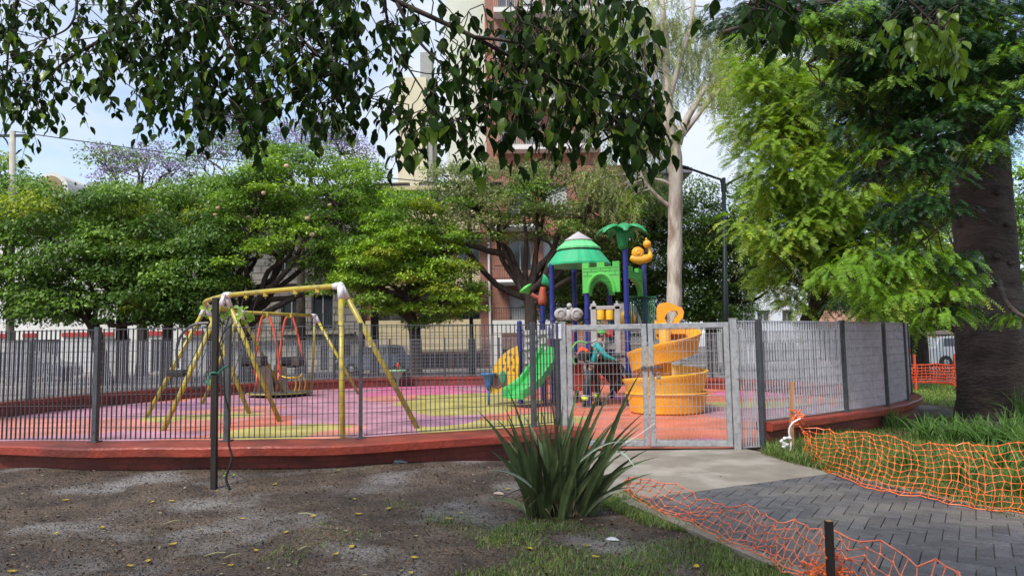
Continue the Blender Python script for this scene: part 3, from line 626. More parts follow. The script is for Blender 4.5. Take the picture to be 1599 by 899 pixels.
# grey panel with turning drums
def pxbox(px0, py0, px1, py1, Y, th=.06, bev=.0):
    a = P(px0, py1, Y); b = P(px1, py0, Y); return ((a.x + b.x) / 2, Y, (a.z + b.z) / 2), (b.x - a.x, th, b.z - a.z)
m = MB()
for r in ((924, 474, 931, 552), (961, 474, 968, 552), (921, 477, 971, 484), (931, 535, 961, 546)): m.box(*pxbox(*r, 16.4, .09), bev=.015)
m.tube([P(928, 478, 16.4), P(927, 470, 16.4)], [.05, .02], 8); m.tube([P(964, 477, 16.4), P(963, 469, 16.4)], [.05, .02], 8)
o = m.build('drum_frame', M_greyp, pt)
for px in (938, 952):
    for (y0, y1, mt, nm) in ((484, 499, M_yel, 'yellow_drum'), (510, 526, plastic('drum_red', (.55, .02, .06)), 'red_drum')):
        q = P(px, y1, 16.4); t_ = P(px, y0, 16.4); mm = MB(); mm.lathe(q, [(.01, 0), (.085, 0), (.09, .02), (.09, t_.z - q.z - .02), (.085, t_.z - q.z), (.01, t_.z - q.z)], 16); smooth_angle(mm.build(nm, mt, o), 40)
    mm = MB(); mm.tube([P(px, 484, 16.4), P(px, 536, 16.4)], .015, 8); mm.build('drum_rod', M_green, o)
# grey butterfly panel
m = MB(); Yb = 16.9
for (cx, cy, r, s_) in ((876, 490, 9.5, 1), (900, 490, 9.5, -1)):
    c = P(cx, cy, Yb); k = Yb / 1110
    m.ball(c, r * k, 16, scale=(1.15, .5, 1)); m.tube([c + V(r * k * .62 * math.cos(a * .4), -.5 * r * k * .85, r * k * .62 * math.sin(a * .4)) for a in range(13)], 1.6 * k, 6); m.tube(spline([c + V(-r * k * s_ * .2, 0, -r * k * .9), c + V(s_ * r * k, 0, -r * k * .5), c + V(s_ * 1.6 * r * k, 0, r * k * .3), c + V(s_ * 1.9 * r * k, 0, r * k)], 4), 3 * k, 8)
c = P(888, 483, Yb); m.tube([P(888, 500, Yb), c], [.08, .06], 10); m.ball(P(889, 477, Yb), 4.2 * Yb / 1110, 12)
m.build('butterfly_panel', M_greyp, pt, smooth=True)
# disc panel with a yellow bubble, green railing
m = MB(); c = P(979, 500, 17.3); k = 17.3 / 1110; m.prism([(-20 * k, -20 * k), (24 * k, -20 * k), (22 * k, 0), (14 * k, 22 * k), (2 * k, 28 * k), (-12 * k, 26 * k), (-20 * k, 10 * k)], .05, (c, V(1, 0, 0), V(0, 0, 1))); o = m.build('rounded_panel', M_greyp, pt)
m = MB(); m.ball(P(980, 497, 17.2), 13 * k, 20, scale=(1, .5, 1)); m.build('bubble_window', M_yel, o, smooth=True)
m = MB(); a, b = P(979, 464, 16.9), P(1003, 464, 17.5); a2 = P(1024, 464, 16.2)
for (u, v) in ((a, b), (b, a2)):
    m.tube([u, v], .022, 8); m.tube([V(u.x, u.y, 1.2), V(v.x, v.y, 1.2)], .022, 8)
    for i in range(7): q = u.lerp(v, (i + .3) / 7); m.tube([V(q.x, q.y, 1.2), q], .013, 6)
m.build('green_railing', M_dgreen, pt, smooth=True)
# decks
dk = MB(); dk.box((p3.x + .45, 17.4, 1.12), (1.3, 1.5, .06)); dk.box((p1.x + .35, 17.9, 1.12), (1.1, 1.3, .06)); dk.build('deck', plastic('deck_grey', (.22, .22, .22), .7), pt)
dk = MB(); dk.box((3.2, 16.2, 1.42), (1.1, 1.1, .06)); dk.build('deck', MATS['deck_grey'], pt)
m = MB(); m.box(*pxbox(981, 517, 1001, 566, 16.9, .04)); o = m.build('grey_step_panel', M_greyp, pt)
for y in (522, 535):
    for x in (984.5, 991, 997.5): mm = MB(); mm.box(*pxbox(x - 2.2, y - 2.2, x + 2.2, y + 2.2, 16.87, .03)); mm.build('square_hole', M_darkp, o)
for q_ in ((889, 507, 894, 556, 17.0), (893, 566, 911, 610, 17.6), (924, 574, 936, 612, 17.8)): m = MB(); m.box(*pxbox(*q_, .05), bev=.015); m.build('red_panel', M_redp, pt)
m = MB()
for i in range(9): a = i / 8; m.v += [tuple(P(943 + 33 * a, 545 + 50 * a ** 1.8, 17.0)), tuple(P(925 + 38 * a, 575 + 40 * a ** 1.5, 17.0)), tuple(P(943 + 33 * a, 545 + 50 * a ** 1.8, 17.45)), tuple(P(925 + 38 * a, 575 + 40 * a ** 1.5, 17.45))]
for i in range(8): A0, B0 = i * 4, i * 4 + 4; m.f += [(A0, A0 + 1, B0 + 1, B0), (A0 + 2, B0 + 2, B0 + 3, A0 + 3), (A0, B0, B0 + 2, A0 + 2), (A0 + 1, A0 + 3, B0 + 3, B0 + 1)]; m.m += [0] * 4
m.f += [(0, 2, 3, 1), (32, 33, 35, 34)]; m.m += [0, 0]; m.build('maroon_ramp', plastic('maroon_plastic', (.05, .008, .01), .5), pt, fix=True)
# gable climbing wall in grey, yellow arc climber, blue bowl
m = MB(); Yc = 17.3; m.box(*pxbox(817, 515, 855, 576, Yc, .08), bev=.02); o = m.build('grey_climbing_panel', M_greyp, pt)
mm = MB()
for (x, y) in ((823, 522), (832, 519), (842, 523), (850, 521), (825, 533), (836, 531), (847, 536), (822, 545), (833, 543), (845, 549), (851, 545), (827, 556), (839, 559), (849, 561), (823, 567), (834, 569)): mm.ball(P(x, y, Yc - .05), .075, 10, scale=(1, .5, .7))
mm.build('hand_hold', M_greyp, o, smooth=True)
Ya = 17.2; k = Ya / 1110
def arcpanel(pts_, th, holes):
    m = MB(); o0 = P(pts_[0][0], pts_[0][1], Ya); poly = []
    for (x, y) in pts_: q = P(x, y, Ya); poly.append((q.x - o0.x, q.z - o0.z))
    m.prism(poly, th, (o0, V(1, 0, 0), V(0, 0, 1))); return m
yc = arcpanel([(766, 613), (765, 600), (767, 586), (773, 569), (782, 556), (794, 546), (808, 539.5), (810, 560), (809, 590), (800, 603), (789, 609), (776, 613)], .34, None)
yo = yc.build('yellow_arc_climber', M_yel, pt, fix=True)
M_slot = plastic('slot_amber', (.35, .12, .01))
for (x, y, r) in ((797, 553, 2.6), (803, 557, 2.4), (790, 561, 2.5), (798, 566, 2.7), (786, 571, 2.2), (793, 576, 2.5), (802, 577, 2.4)): mm = MB(); mm.ball(P(x, y, Ya - .17), r * k, 10, scale=(.8, .3, 1.3)); mm.build('finger_slot', M_slot, yo, smooth=True)
mm = MB(); c = P(776, 596, Ya - .17); mm.tube([c + V(.13 * math.cos(a * math.pi / 10), 0, .13 * math.sin(a * math.pi / 10)) for a in range(20)], .025, 8, closed=True); mm.lathe(c, [(.12, -.005), (.12, .005)], 20, rot=Matrix.Rotation(rad(90), 3, 'X')); mm.build('porthole', plastic('porthole_brown', (.22, .06, .03)), yo)
mm = MB(); c = P(785, 589, Ya - .22); mm.ball(c, .15, 10, scale=(.55, .15, 1.1)); mm.tube([c, c + V(.02, .02, -.26)], .02, 6); mm.build('green_leaf_grip', M_palm, yo, smooth=True)
m = MB(); c = P(763, 600, 17.0); m.lathe(c, [(.05, -.12), (.07, 0), (.15, .20), (.20, .24), (.20, .27), (.15, .27)], 16); m.tube([c, V(c.x, c.y, .02)], .03, 8); m.build('blue_bowl', plastic('blue_plastic', (.02, .14, .42)), pt, smooth=True)
# tree-like bracket with two green leaf cups on the left post
m = MB(); Yt = 18.2; k = Yt / 1110
m.tube(spline([P(847, 476, Yt), P(847, 462, Yt), P(848, 448, Yt)], 4), [.085, .11, .12, .12, .11, .10, .09, .08, .07], 10); m.tube(spline([P(846, 464, Yt), P(838, 464, Yt), P(830, 459, Yt)], 4), .05, 8); o = m.build('branch_bracket', M_brownp, pt, smooth=True)
for (x, y, tilt, mt) in ((823, 453, -35, M_lime), (851, 440, 60, M_teal)):
    mm = MB(); R = Matrix.Rotation(rad(tilt), 3, 'Y'); mm.lathe(P(x, y, Yt), [(.03, -.10), (.10, -.02), (.19, .05), (.20, .07), (.14, .10), (.01, .12)], 16, rot=R, sy=.7); mm.build('leaf_cup', mt, o, smooth=True)
# green wavy slide
sl_ = MB(); cl = [P(866, 540, 17.1), P(856, 556, 16.9), P(846, 573, 16.7), P(838, 583, 16.55), P(828, 597, 16.4), P(814, 609, 16.3), P(800, 618, 16.2)]
cl = spline(cl, 5); d2 = V(.75, -1.0, 0).normalized() * .36
for i, p in enumerate(cl):
    for (q, dz) in ((-1.12, .14), (-1.0, .17), (-.86, .14), (-.8, .0), (0, -.035), (.8, 0), (.86, .14), (1.0, .17), (1.12, .14), (1.1, -.06), (-1.1, -.06)): sl_.v.append((p.x + d2.x * q, p.y + d2.y * q, max(.03, p.z + dz)))
for i in range(len(cl) - 1):
    for j in range(11): A0 = i * 11 + j; A1 = i * 11 + (j + 1) % 11; sl_.f.append((A0, A1, A1 + 11, A0 + 11)); sl_.m.append(0)
sl_.f += [tuple(range(11)), tuple((len(cl) - 1) * 11 + 10 - j for j in range(11))]; sl_.m += [0, 0]
o = sl_.build('green_slide', M_green, pt, fix=True); smooth_angle(o, 50)
m = MB(); m.tube([P(862, 560, 17.0), G(864, 614, .02)], .04, 8); m.tube([P(850, 590, 16.7), V(P(850, 590, 16.7).x, 16.7, .02)], .04, 8); m.build('slide_support', M_blue, o)
# ---------------------------------------------------------------- spiral slide
C0 = V(P(1042, 650, 14.6).x, 14.6, .02)
def helix_trough(a0, a1, z0, z1, R0, R1, n=64):
    m = MB()
    for i in range(n + 1):
        t = i / n; a = rad(a0 + (a1 - a0) * t); z = z0 + (z1 - z0) * t; R = R0 + (R1 - R0) * t; d = V(math.cos(a), math.sin(a), 0)
        for (r, dz) in ((.10, .12), (.13, .14), (.17, .0), (.45 * R / .7, -.03), (R * .86, .02), (R * .96, .30), (R * 1.0, .34), (R * 1.05, .33), (R * 1.05, .29), (R * 1.0, .24), (R * .93, -.05), (.4, -.10), (.10, -.06)): m.v.append(tuple(C0 + d * r + V(0, 0, max(z + dz, .02))))
    k_ = 13
    for i in range(n):
        for j in range(k_): A0 = i * k_ + j; A1 = i * k_ + (j + 1) % k_; m.f.append((A0, A1, A1 + k_, A0 + k_)); m.m.append(0)
    m.f += [tuple(range(k_)), tuple(n * k_ + k_ - 1 - j for j in range(k_))]; m.m += [0, 0]; return m
o = helix_trough(95, -270, 1.55, .66, .68, .76).build('spiral_slide', M_yel2, pt, fix=True); smooth_angle(o, 50)
o2 = helix_trough(-262, -548, .62, .34, .78, .84, 56).build('spiral_chute', M_yel, o, fix=True); smooth_angle(o2, 50)
m = MB(); m.lathe(C0, [(.115, 0), (.115, 1.75), (.08, 1.8), (.01, 1.82)], 20); m.build('centre_column', M_yel2, o, smooth=True)
m = MB(); m.lathe(C0, [(.70, 0), (.74, .03), (.79, .34), (.83, .40), (.80, .42), (.72, .38)], 40, sx=1, sy=1); m.build('base_ring', M_yel2, o, smooth=False); smooth_angle(bpy.data.objects[-1] if False else o, 50)
m = MB(); hc = V(P(1047, 499, 14.9).x, 14.95, 1.72); k = 14.9 / 1110
oo = [(-20 * k, 0), (-20 * k, 32 * k), (-15 * k, 39 * k), (-4 * k, 41 * k), (18 * k, 32 * k), (21 * k, 25 * k), (19 * k, 16 * k), (13 * k, 10 * k), (14 * k, 0), (4 * k, 0), (3 * k, 4 * k), (5 * k, 13 * k), (12 * k, 22 * k), (10 * k, 27 * k), (2 * k, 28 * k), (-5 * k, 24 * k), (-9 * k, 16 * k), (-5 * k, 6 * k), (-2 * k, 0)]
m.prism(oo, .20, (hc, V(1, -.1, 0), V(0, 0, 1))); o3 = m.build('slide_hood', M_yel2, o, fix=True)
m = MB(); m.box(hc + V(0, 0, -.06), (.55, .45, .14), bev=.02); m.build('slide_entry', M_yel2, o)
# ================================================================ buildings beyond the street
def X(px, Y, py=500): return P(px, py, Y).x
def Z(py, Y, px=600): return P(px, py, Y).z
M_glass = pmat('window_glass', (.045, .055, .065), (.03, .035, .04), 1, .08, spec=.8); M_dark = pmat('dark_interior', (.02, .02, .022), rough=.8)
M_frame = pmat('window_frame', (.35, .34, .32), rough=.5); M_iron = pmat('black_iron', (.02, .02, .022), (.03, .03, .03), 10, .5, metal=.3)
M_brick = pmat('red_brick', (.30, .085, .045), (.20, .055, .03), 9, .85, .3, 50, c3=(.24, .09, .06), s3=2); M_cream = pmat('cream_render', (.50, .42, .26), (.42, .35, .21), 1.5, .8, .1)
M_stone = pmat('grey_stone', (.36, .33, .29), (.25, .23, .20), 1.2, .85, .3, 12, c3=(.17, .155, .135), s3=.5); M_whitew = pmat('white_render', (.62, .62, .60), (.52, .52, .50), .8, .8, .1)
M_slate = pmat('grey_slate', (.16, .165, .17), (.11, .11, .12), 2, .7, .3, 12); M_mint = pmat('pale_mint_render', (.55, .60, .52), (.48, .52, .45), .5, .85)
M_beige = pmat('beige_render', (.56, .52, .38), (.48, .44, .32), .5, .85); M_gal = pmat('roller_shutter', (.42, .42, .42), (.34, .34, .34), 4, .5)
def add_brick_lines(m, sx=.24, sz=.075, mortar=(.30, .26, .22)):
    n = m.node_tree; b = n.nodes['Principled BSDF']; src = b.inputs['Base Color'].links[0].from_socket
    t = n.nodes.new('ShaderNodeTexCoord'); cb = n.nodes.new('ShaderNodeSeparateXYZ'); n.links.new(t.outputs['Object'], cb.inputs[0]); ad = n.nodes.new('ShaderNodeMath'); ad.operation = 'ADD'; n.links.new(cb.outputs[0], ad.inputs[0]); n.links.new(cb.outputs[1], ad.inputs[1])
    c2 = n.nodes.new('ShaderNodeCombineXYZ'); n.links.new(ad.outputs[0], c2.inputs[0]); n.links.new(cb.outputs[2], c2.inputs[1])
    br = n.nodes.new('ShaderNodeTexBrick'); br.inputs['Scale'].default_value = 1; br.inputs['Brick Width'].default_value = sx; br.inputs['Row Height'].default_value = sz; br.inputs['Mortar Size'].default_value = sz * .10
    br.inputs['Mortar'].default_value = (*mortar, 1); n.links.new(c2.outputs[0], br.inputs['Vector']); n.links.new(src, br.inputs['Color1'])
    h = n.nodes.new('ShaderNodeHueSaturation'); h.inputs['Value'].default_value = .8; n.links.new(src, h.inputs['Color']); n.links.new(h.outputs[0], br.inputs['Color2']); n.links.new(br.outputs[0], b.inputs['Base Color'])
add_brick_lines(M_brick); add_brick_lines(M_stone, 1.1, .42, (.12, .11, .10)); add_brick_lines(M_wallface, .22, .075, (.13, .025, .018))
def building(name, label, Y, x0, x1, z1, depth, mat, openings, base=0.0, glass=None):
    """front wall with real holes; openings: (x0,x1,z0,z1,kind)"""
    t = thing(name, label, 'building', ((x0 + x1) / 2, Y, 0)); w_ = MB()
    xs_ = sorted({x0, x1, *[o[0] for o in openings], *[o[1] for o in openings]}); zs_ = sorted({base, z1, *[o[2] for o in openings], *[o[3] for o in openings]})
    xs_ = [x for x in xs_ if x0 <= x <= x1]; zs_ = [z for z in zs_ if base <= z <= z1]
    for a, b in zip(xs_, xs_[1:]):
        for c, d in zip(zs_, zs_[1:]):
            cx, cz = (a + b) / 2, (c + d) / 2
            if any(o[0] < cx < o[1] and o[2] < cz < o[3] for o in openings): continue
            w_.add([(a, Y, c), (b, Y, c), (b, Y, d), (a, Y, d)], [(0, 1, 2, 3)])
    w_.add([(x0, Y, base), (x0, Y + depth, base), (x0, Y + depth, z1), (x0, Y, z1), (x1, Y, base), (x1, Y + depth, base), (x1, Y + depth, z1), (x1, Y, z1)], [(0, 1, 2, 3), (4, 7, 6, 5), (1, 5, 6, 2), (3, 2, 6, 7)])
    for o in openings:
        a, b, c, d = o[:4]; w_.add([(a, Y, c), (b, Y, c), (b, Y, d), (a, Y, d), (a, Y + .3, c), (b, Y + .3, c), (b, Y + .3, d), (a, Y + .3, d)], [(0, 4, 5, 1), (1, 5, 6, 2), (2, 6, 7, 3), (3, 7, 4, 0)])
    w_.build('wall', mat, t)
    for o in openings:
        a, b, c, d = o[:4]; kind = o[4] if len(o) > 4 else 'window'
        if kind == 'shutter':
            m = MB(); m.box(((a + b) / 2, Y + .25, (c + d) / 2), (b - a, .04, d - c))
            for k in range(int((d - c) / .12)): m.box(((a + b) / 2, Y + .225, c + .06 + k * .12), (b - a - .02, .02, .03))
            m.build('roller_shutter', M_gal, t)
        elif kind == 'dark':
            m = MB(); m.box(((a + b) / 2, Y + .27, (c + d) / 2), (b - a, .03, d - c)); o2 = m.build('garage_door', M_dark, t); g = MB()
            for k in range(int((b - a) / .16)): g.box((a + .08 + k * .16, Y + .2, (c + d) / 2), (.03, .03, d - c))
            for k in range(int((d - c) / .5)): g.box(((a + b) / 2, Y + .2, c + .25 + k * .5), (b - a, .035, .03))
            g.build('grille', M_fpost, o2)
        else:
            m = MB(); f = .06
            m.box(((a + b) / 2, Y + .2, c + f / 2), (b - a, .07, f)); m.box(((a + b) / 2, Y + .2, d - f / 2), (b - a, .07, f))
            for x in ((a + f / 2), (a + b) / 2, b - f / 2): m.box((x, Y + .2, (c + d) / 2), (f, .068, d - c - 2 * f))
            fo = m.build('window', M_frame, t); g = MB(); g.box(((a + b) / 2, Y + .24, (c + d) / 2), (b - a, .02, d - c)); g.build('pane', M_glass, fo)
            if kind == 'blind': g = MB(); g.box(((a + b) / 2, Y + .17, (c + 2 * d) / 3), (b - a - .1, .02, (d - c) * .6)); g.build('blind', M_gal, fo)
    return t
def railing(t, x0, x1, y, z, h=.95, mat=None):
    m = MB(); m.box(((x0 + x1) / 2, y, z + h), (x1 - x0, .05, .04)); m.box(((x0 + x1) / 2, y, z + .08), (x1 - x0, .04, .03))
    for k in range(int((x1 - x0) / .14) + 1): m.box((x0 + .02 + k * .14, y, z + h / 2), (.022, .022, h))
    m.build('railing', mat or M_iron, t)
Y = 43.0
x0, x1 = X(-330, Y), X(338, Y); z = lambda py: Z(py, Y, 200)
ops = [(X(150, Y), X(205, Y), .15, z(528), 'shutter'), (X(20, Y), X(95, Y), .15, z(528), 'dark'), (X(236, Y), X(262, Y), .15, z(530)), (X(285, Y), X(325, Y), .15, z(528), 'shutter'), (X(215, Y), X(250, Y), z(475), z(440)), (X(70, Y), X(100, Y), z(475), z(440)), (X(-60, Y), X(-20, Y), z(475), z(440)), (X(150, Y), X(180, Y), z(400), z(365)), (X(60, Y), X(90, Y), z(400), z(365))]
bt = building('corner_house', 'long white house with a red stripe over its ground floor doors behind the left trees', Y, x0, x1, z(345), 10, M_whitew, ops)
M_rs = pmat('red_stripe_paint', (.42, .03, .03), rough=.6)
for (q0, q1) in ((-40, 15), (38, 58), (99, 140), (158, 178), (224, 254), (290, 318)): m = MB(); m.box(((X(q0, Y) + X(q1, Y)) / 2, Y - .06, z(521)), (X(q1, Y) - X(q0, Y), .12, .26)); m.build('red_stripe', M_rs, bt)
m = MB(); zz = z(345); m.add([(x0 - .3, Y - .4, zz), (x1, Y - .4, zz), (x1, Y + 2.2, zz + 2.5), (x0 - .3, Y + 2.2, zz + 2.5), (x0 - .3, Y + 10, zz + 2.5), (x1, Y + 10, zz + 2.5), (x0 - .3, Y - .4, zz - .2), (x1, Y - .4, zz - .2), (x1, Y + 10, zz - .2), (x0 - .3, Y + 10, zz - .2)], [(0, 1, 2, 3), (3, 2, 5, 4), (0, 6, 7, 1), (1, 7, 8, 5, 2), (4, 9, 6, 0, 3), (4, 5, 8, 9)]); ro = m.build('mansard_roof', M_slate, bt)
m = MB(); c = V(X(77, Y, 280), Y + .3, Z(300, Y, 77)); k = Y / 1110
def archpts(w_, h_, n=10): return [(-w_, 0), (-w_, h_ - w_)] + [(-w_ * math.cos(math.pi * i / n), h_ - w_ + w_ * math.sin(math.pi * i / n)) for i in range(1, n)] + [(w_, h_ - w_), (w_, 0)]
m.prism(archpts(27 * k, 38 * k), 2.6, (c + V(.0, 1.2, -.2), V(1, 0, 0), V(0, 0, 1))); m.box(c + V(0, 1.4, -1.6), (54 * k, 2.4, 2.9)); dm = m.build('dormer', M_whitew, bt, fix=True)
m = MB(); m.prism(archpts(18 * k, 30 * k), .1, (c + V(0, -.13, -.1), V(1, 0, 0), V(0, 0, 1))); m.build('dormer_window', pmat('dormer_wood', (.30, .22, .10), (.2, .15, .08), 3), dm, fix=True)
m = MB(); c = V(X(97, Y, 280), Y + 3.5, Z(300, Y, 97)); m.lathe(c, [(1.1, 0), (1.1, .3), (.9, .9), (.5, 1.3), (.01, 1.5)], 20); m.build('grey_dome', M_slate, bt, smooth=True)
# stone house
Y = 41.5; z = lambda py: Z(py, Y, 450)
ops = [(X(500, Y), X(514, Y), .15, z(540), 'dark'), (X(520, Y), X(548, Y), .15, z(540), 'dark'), (X(438, Y), X(470, Y), z(515), z(462)), (X(486, Y), X(520, Y), z(515), z(460)), (X(372, Y), X(400, Y), z(515), z(462)), (X(430, Y), X(455, Y), z(425), z(370)), (X(490, Y), X(515, Y), z(425), z(370)), (X(370, Y), X(395, Y), z(425), z(370)), (X(360, Y), X(430, Y), .15, z(540), 'shutter')]
sb = building('stone_house', 'grey rusticated stone house with tall windows behind the middle left tree', Y, X(338, Y) + .02, X(563, Y), z(318), 12, M_stone, ops)
for py, hh in ((526, .35), (440, .25), (318, .5)):
    m = MB(); m.box(((X(338, Y) + X(563, Y)) / 2, Y - .12, z(py)), (X(563, Y) - X(338, Y), .26, hh)); m.build('cornice', M_stone, sb)
for o in ops[2:5]: railing(sb, o[0] - .25, o[1] + .25, Y - .35, o[2] - .1, 1.0)
m = MB(); m.box((X(500, Y), Y - .2, z(521)), (4.2, .5, .12)); m.build('balcony_slab', M_stone, sb)
# brick apartments with cream balconies
Y = 42.0; z = lambda py: Z(py, Y, 700); xa, xb = X(563, Y) + .02, X(768, Y)
rows = [(548, 500), (455, 412), (368, 330), (285, 245)]
ops = [(X(580, Y), X(640, Y), z(p1), z(p1 - 42)) for p1 in (500, 412, 326)] + [(X(655, Y), X(700, Y), z(p1), z(p1 - 42), 'blind') for p1 in (500, 412, 326)] + [(X(715, Y), X(750, Y), z(p1), z(p1 - 42)) for p1 in (500, 412, 326)] + [(X(585, Y), X(700, Y), .15, z(552), 'dark'), (X(706, Y), X(750, Y), .15, z(552), 'dark')]
bb = building('brick_apartments', 'red brick apartment house with cream balcony fronts and a white downpipe', Y, xa, xb, z(292), 12, M_brick, ops)
for p0, p1 in ((500, 545), (416, 450), (330, 364)):
    m = MB(); w_ = X(752, Y) - X(577, Y); c = (X(577, Y) + X(752, Y)) / 2; m.box((c, Y - 1.1, (z(p0) + z(p1)) / 2), (w_, .12, z(p0) - z(p1))); m.box((c, Y - .55, z(p1) - .06), (w_, 1.1, .12))
    for k in range(4): m.box((c, Y - 1.17, z(p0) - (k + 1) * (z(p0) - z(p1)) / 5), (w_, .02, .02))
    m.build('balcony', M_cream, bb)
    m = MB(); m.box((c, Y - 1.12, z(p0) + .38), (w_, .04, .04))
    for k in range(9): m.box((c - w_ / 2 + .05 + k * (w_ - .1) / 8, Y - 1.12, z(p0) + .18), (.03, .03, .4))
    m.build('balcony_rail', M_iron, bb)
m = MB(); m.tube([(X(766, Y), Y - .15, .2), (X(764, Y), Y - .15, z(300))], .07, 8); m.build('downpipe', M_whitew, bb)
m = MB(); m.box(((xa + xb) / 2, Y - .1, z(294)), (xb - xa, .3, .25)); m.build('parapet', M_cream, bb)
# second brick block with a rounded balcony
xa2, xb2 = xb + .02, X(985, Y)
ops = [(X(796, Y), X(832, Y), z(507), z(456), 'shutter'), (X(850, Y), X(890, Y), z(507), z(456)), (X(796, Y), X(832, Y), z(425), z(375)), (X(850, Y), X(890, Y), z(425), z(375), 'blind'), (X(905, Y), X(940, Y), z(425), z(375)), (X(796, Y), X(832, Y), z(340), z(292)), (X(850, Y), X(890, Y), z(340), z(292), 'blind'), (X(775, Y), X(850, Y), .15, z(545), 'dark'), (X(905, Y), X(940, Y), z(507), z(456))]
b2_ = building('brick_block', 'red brick block with a white shuttered door and rounded white balcony behind the play tower', Y, xa2, xb2, z(262), 12, M_brick, ops)
for p0 in (444, 360):
    m = MB(); c = (X(774, Y) + X(850, Y)) / 2; w_ = X(850, Y) - X(774, Y); m.box((c, Y - .55, z(p0)), (w_, 1.1, .30), bev=.12); m.build('rounded_balcony', M_whitew, b2_); railing(b2_, c - w_ / 2, c + w_ / 2, Y - 1.0, z(p0) + .15, .8)
railing(b2_, X(772, Y), X(850, Y), Y - .6, z(508), .95)
m = MB(); m.box(((X(770, Y) + X(870, Y)) / 2, Y - 1.3, z(512)), (X(870, Y) - X(770, Y), .16, .72)); m.box((X(777, Y), Y - 1.3, z(512) / 2 - .2), (.55, .3, z(512) - .4)); m.box((X(868, Y), Y - 1.3, z(512) / 2 - .2), (.4, .3, z(512) - .4)); m.build('porch', M_whitew, b2_)
# the tall towers
Yt2 = 60.0; zt = lambda py: Z(py, Yt2, 680)
t1 = building('cream_tower', 'tall cream tower with a grey recess behind the hanging branches', Yt2, X(622, Yt2), X(668, Yt2), zt(-30) * .74, 9, M_beige, [])
m = MB(); m.box((X(671, Yt2) - .2, Yt2 + 1.0, zt(80) / 2), (1.0, 1.6, zt(80))); m.build('grey_recess', pmat('grey_render', (.30, .31, .30), rough=.8), t1)
t2 = building('mint_tower', 'very tall pale mint blank tower wall rising behind the hanging branches', 56.0, X(700, 56), X(763, 56), Z(-90, 56, 700), 14, M_mint, [])
Yq = 52.0; zq = lambda py: Z(py, Yq, 830); ops = []
for p1 in (20, 90, 160, 230, 300):
    for (a, b) in ((785, 812), (822, 850), (862, 900), (910, 935)): ops.append((X(a, Yq), X(b, Yq), zq(p1), zq(p1 - 42), 'window' if a % 3 else 'blind'))
t3 = building('brick_tower', 'tall orange brick tower with white balcony slabs behind the eucalyptus branches', Yq, X(763, Yq), X(945, Yq), zq(-110), 12, M_brick, ops)
for p1 in (26, 96, 166, 236, 306):
    m = MB(); c = (X(778, Yq) + X(940, Yq)) / 2; w_ = X(940, Yq) - X(778, Yq); m.box((c, Yq - .6, zq(p1)), (w_, 1.2, .35)); m.build('balcony_slab', M_whitew, t3); railing(t3, c - w_ / 2, c + w_ / 2, Yq - 1.15, zq(p1) + .17, .9, M_frame)
Yw = 62.0; zw = lambda py: Z(py, Yw, 1050)
t4 = building('modern_block', 'pale modern block with a thin overhanging roof slab seen behind the eucalyptus trunk', Yw, X(1015, Yw), X(1072, Yw), zw(276), 8, pmat('pale_grey_render', (.50, .53, .56), (.45, .48, .5), 1), [(X(1024, Yw), X(1034, Yw), zw(306), zw(290)), (X(1044, Yw), X(1060, Yw), zw(306), zw(290))])
m = MB(); m.box(((X(1005, Yw) + X(1083, Yw)) / 2, Yw + 3, zw(272)), (X(1083, Yw) - X(1005, Yw), 9, .45)); m.build('roof_slab', M_slate, t4)
Yv = 44.0; zv = lambda py: Z(py, Yv, 1200)
t5 = building('white_house', 'small white house with two dark windows to the right of the street lamp', Yv, X(1166, Yv), X(1258, Yv), zv(425), 9, pmat('cool_white_render', (.60, .64, .68), (.54, .57, .6), 1), [(X(1183, Yv), X(1203, Yv), zv(504), zv(484)), (X(1222, Yv), X(1240, Yv), zv(504), zv(484)), (X(1190, Yv), X(1240, Yv), .15, zv(535), 'dark')])
m = MB(); m.box((X(1169, Yv), Yv - .1, zv(470)), (.5, .3, 4.6)); m.build('grey_pilaster', M_slate, t5)
t6 = building('pink_shop', 'low pinkish shop with a tiled awning behind the right end of the fence', Yv, X(1260, Yv), X(1345, Yv), zv(486), 8, pmat('pink_render', (.45, .27, .21), (.38, .22, .17), 1), [(X(1275, Yv), X(1325, Yv), .15, zv(515), 'dark')])
m = MB(); m.box((X(1300, Yv), Yv - .6, zv(506)), (3.6, 1.2, .15)); m.build('awning', pmat('tile_awning', (.34, .12, .08), rough=.8), t6)
t7 = building('shop_row', 'dark fronted row of shops with pink signs behind the parked cars on the far right', Yv, X(1347, Yv), X(1760, Yv), zv(430), 8, pmat('brown_render', (.17, .14, .12), (.12, .10, .09), 1), [(X(a, Yv), X(a + 42, Yv), .15, zv(535), 'dark') for a in range(1352, 1700, 50)])
for a in (1440, 1490, 1550): m = MB(); m.box((X(a + 10, Yv), Yv - .2, zv(531)), (1.1, .2, .34)); m.build('shop_sign', pmat('pink_sign', (.42, .18, .15), rough=.6) if 'pink_sign' not in MATS else MATS['pink_sign'], t7)
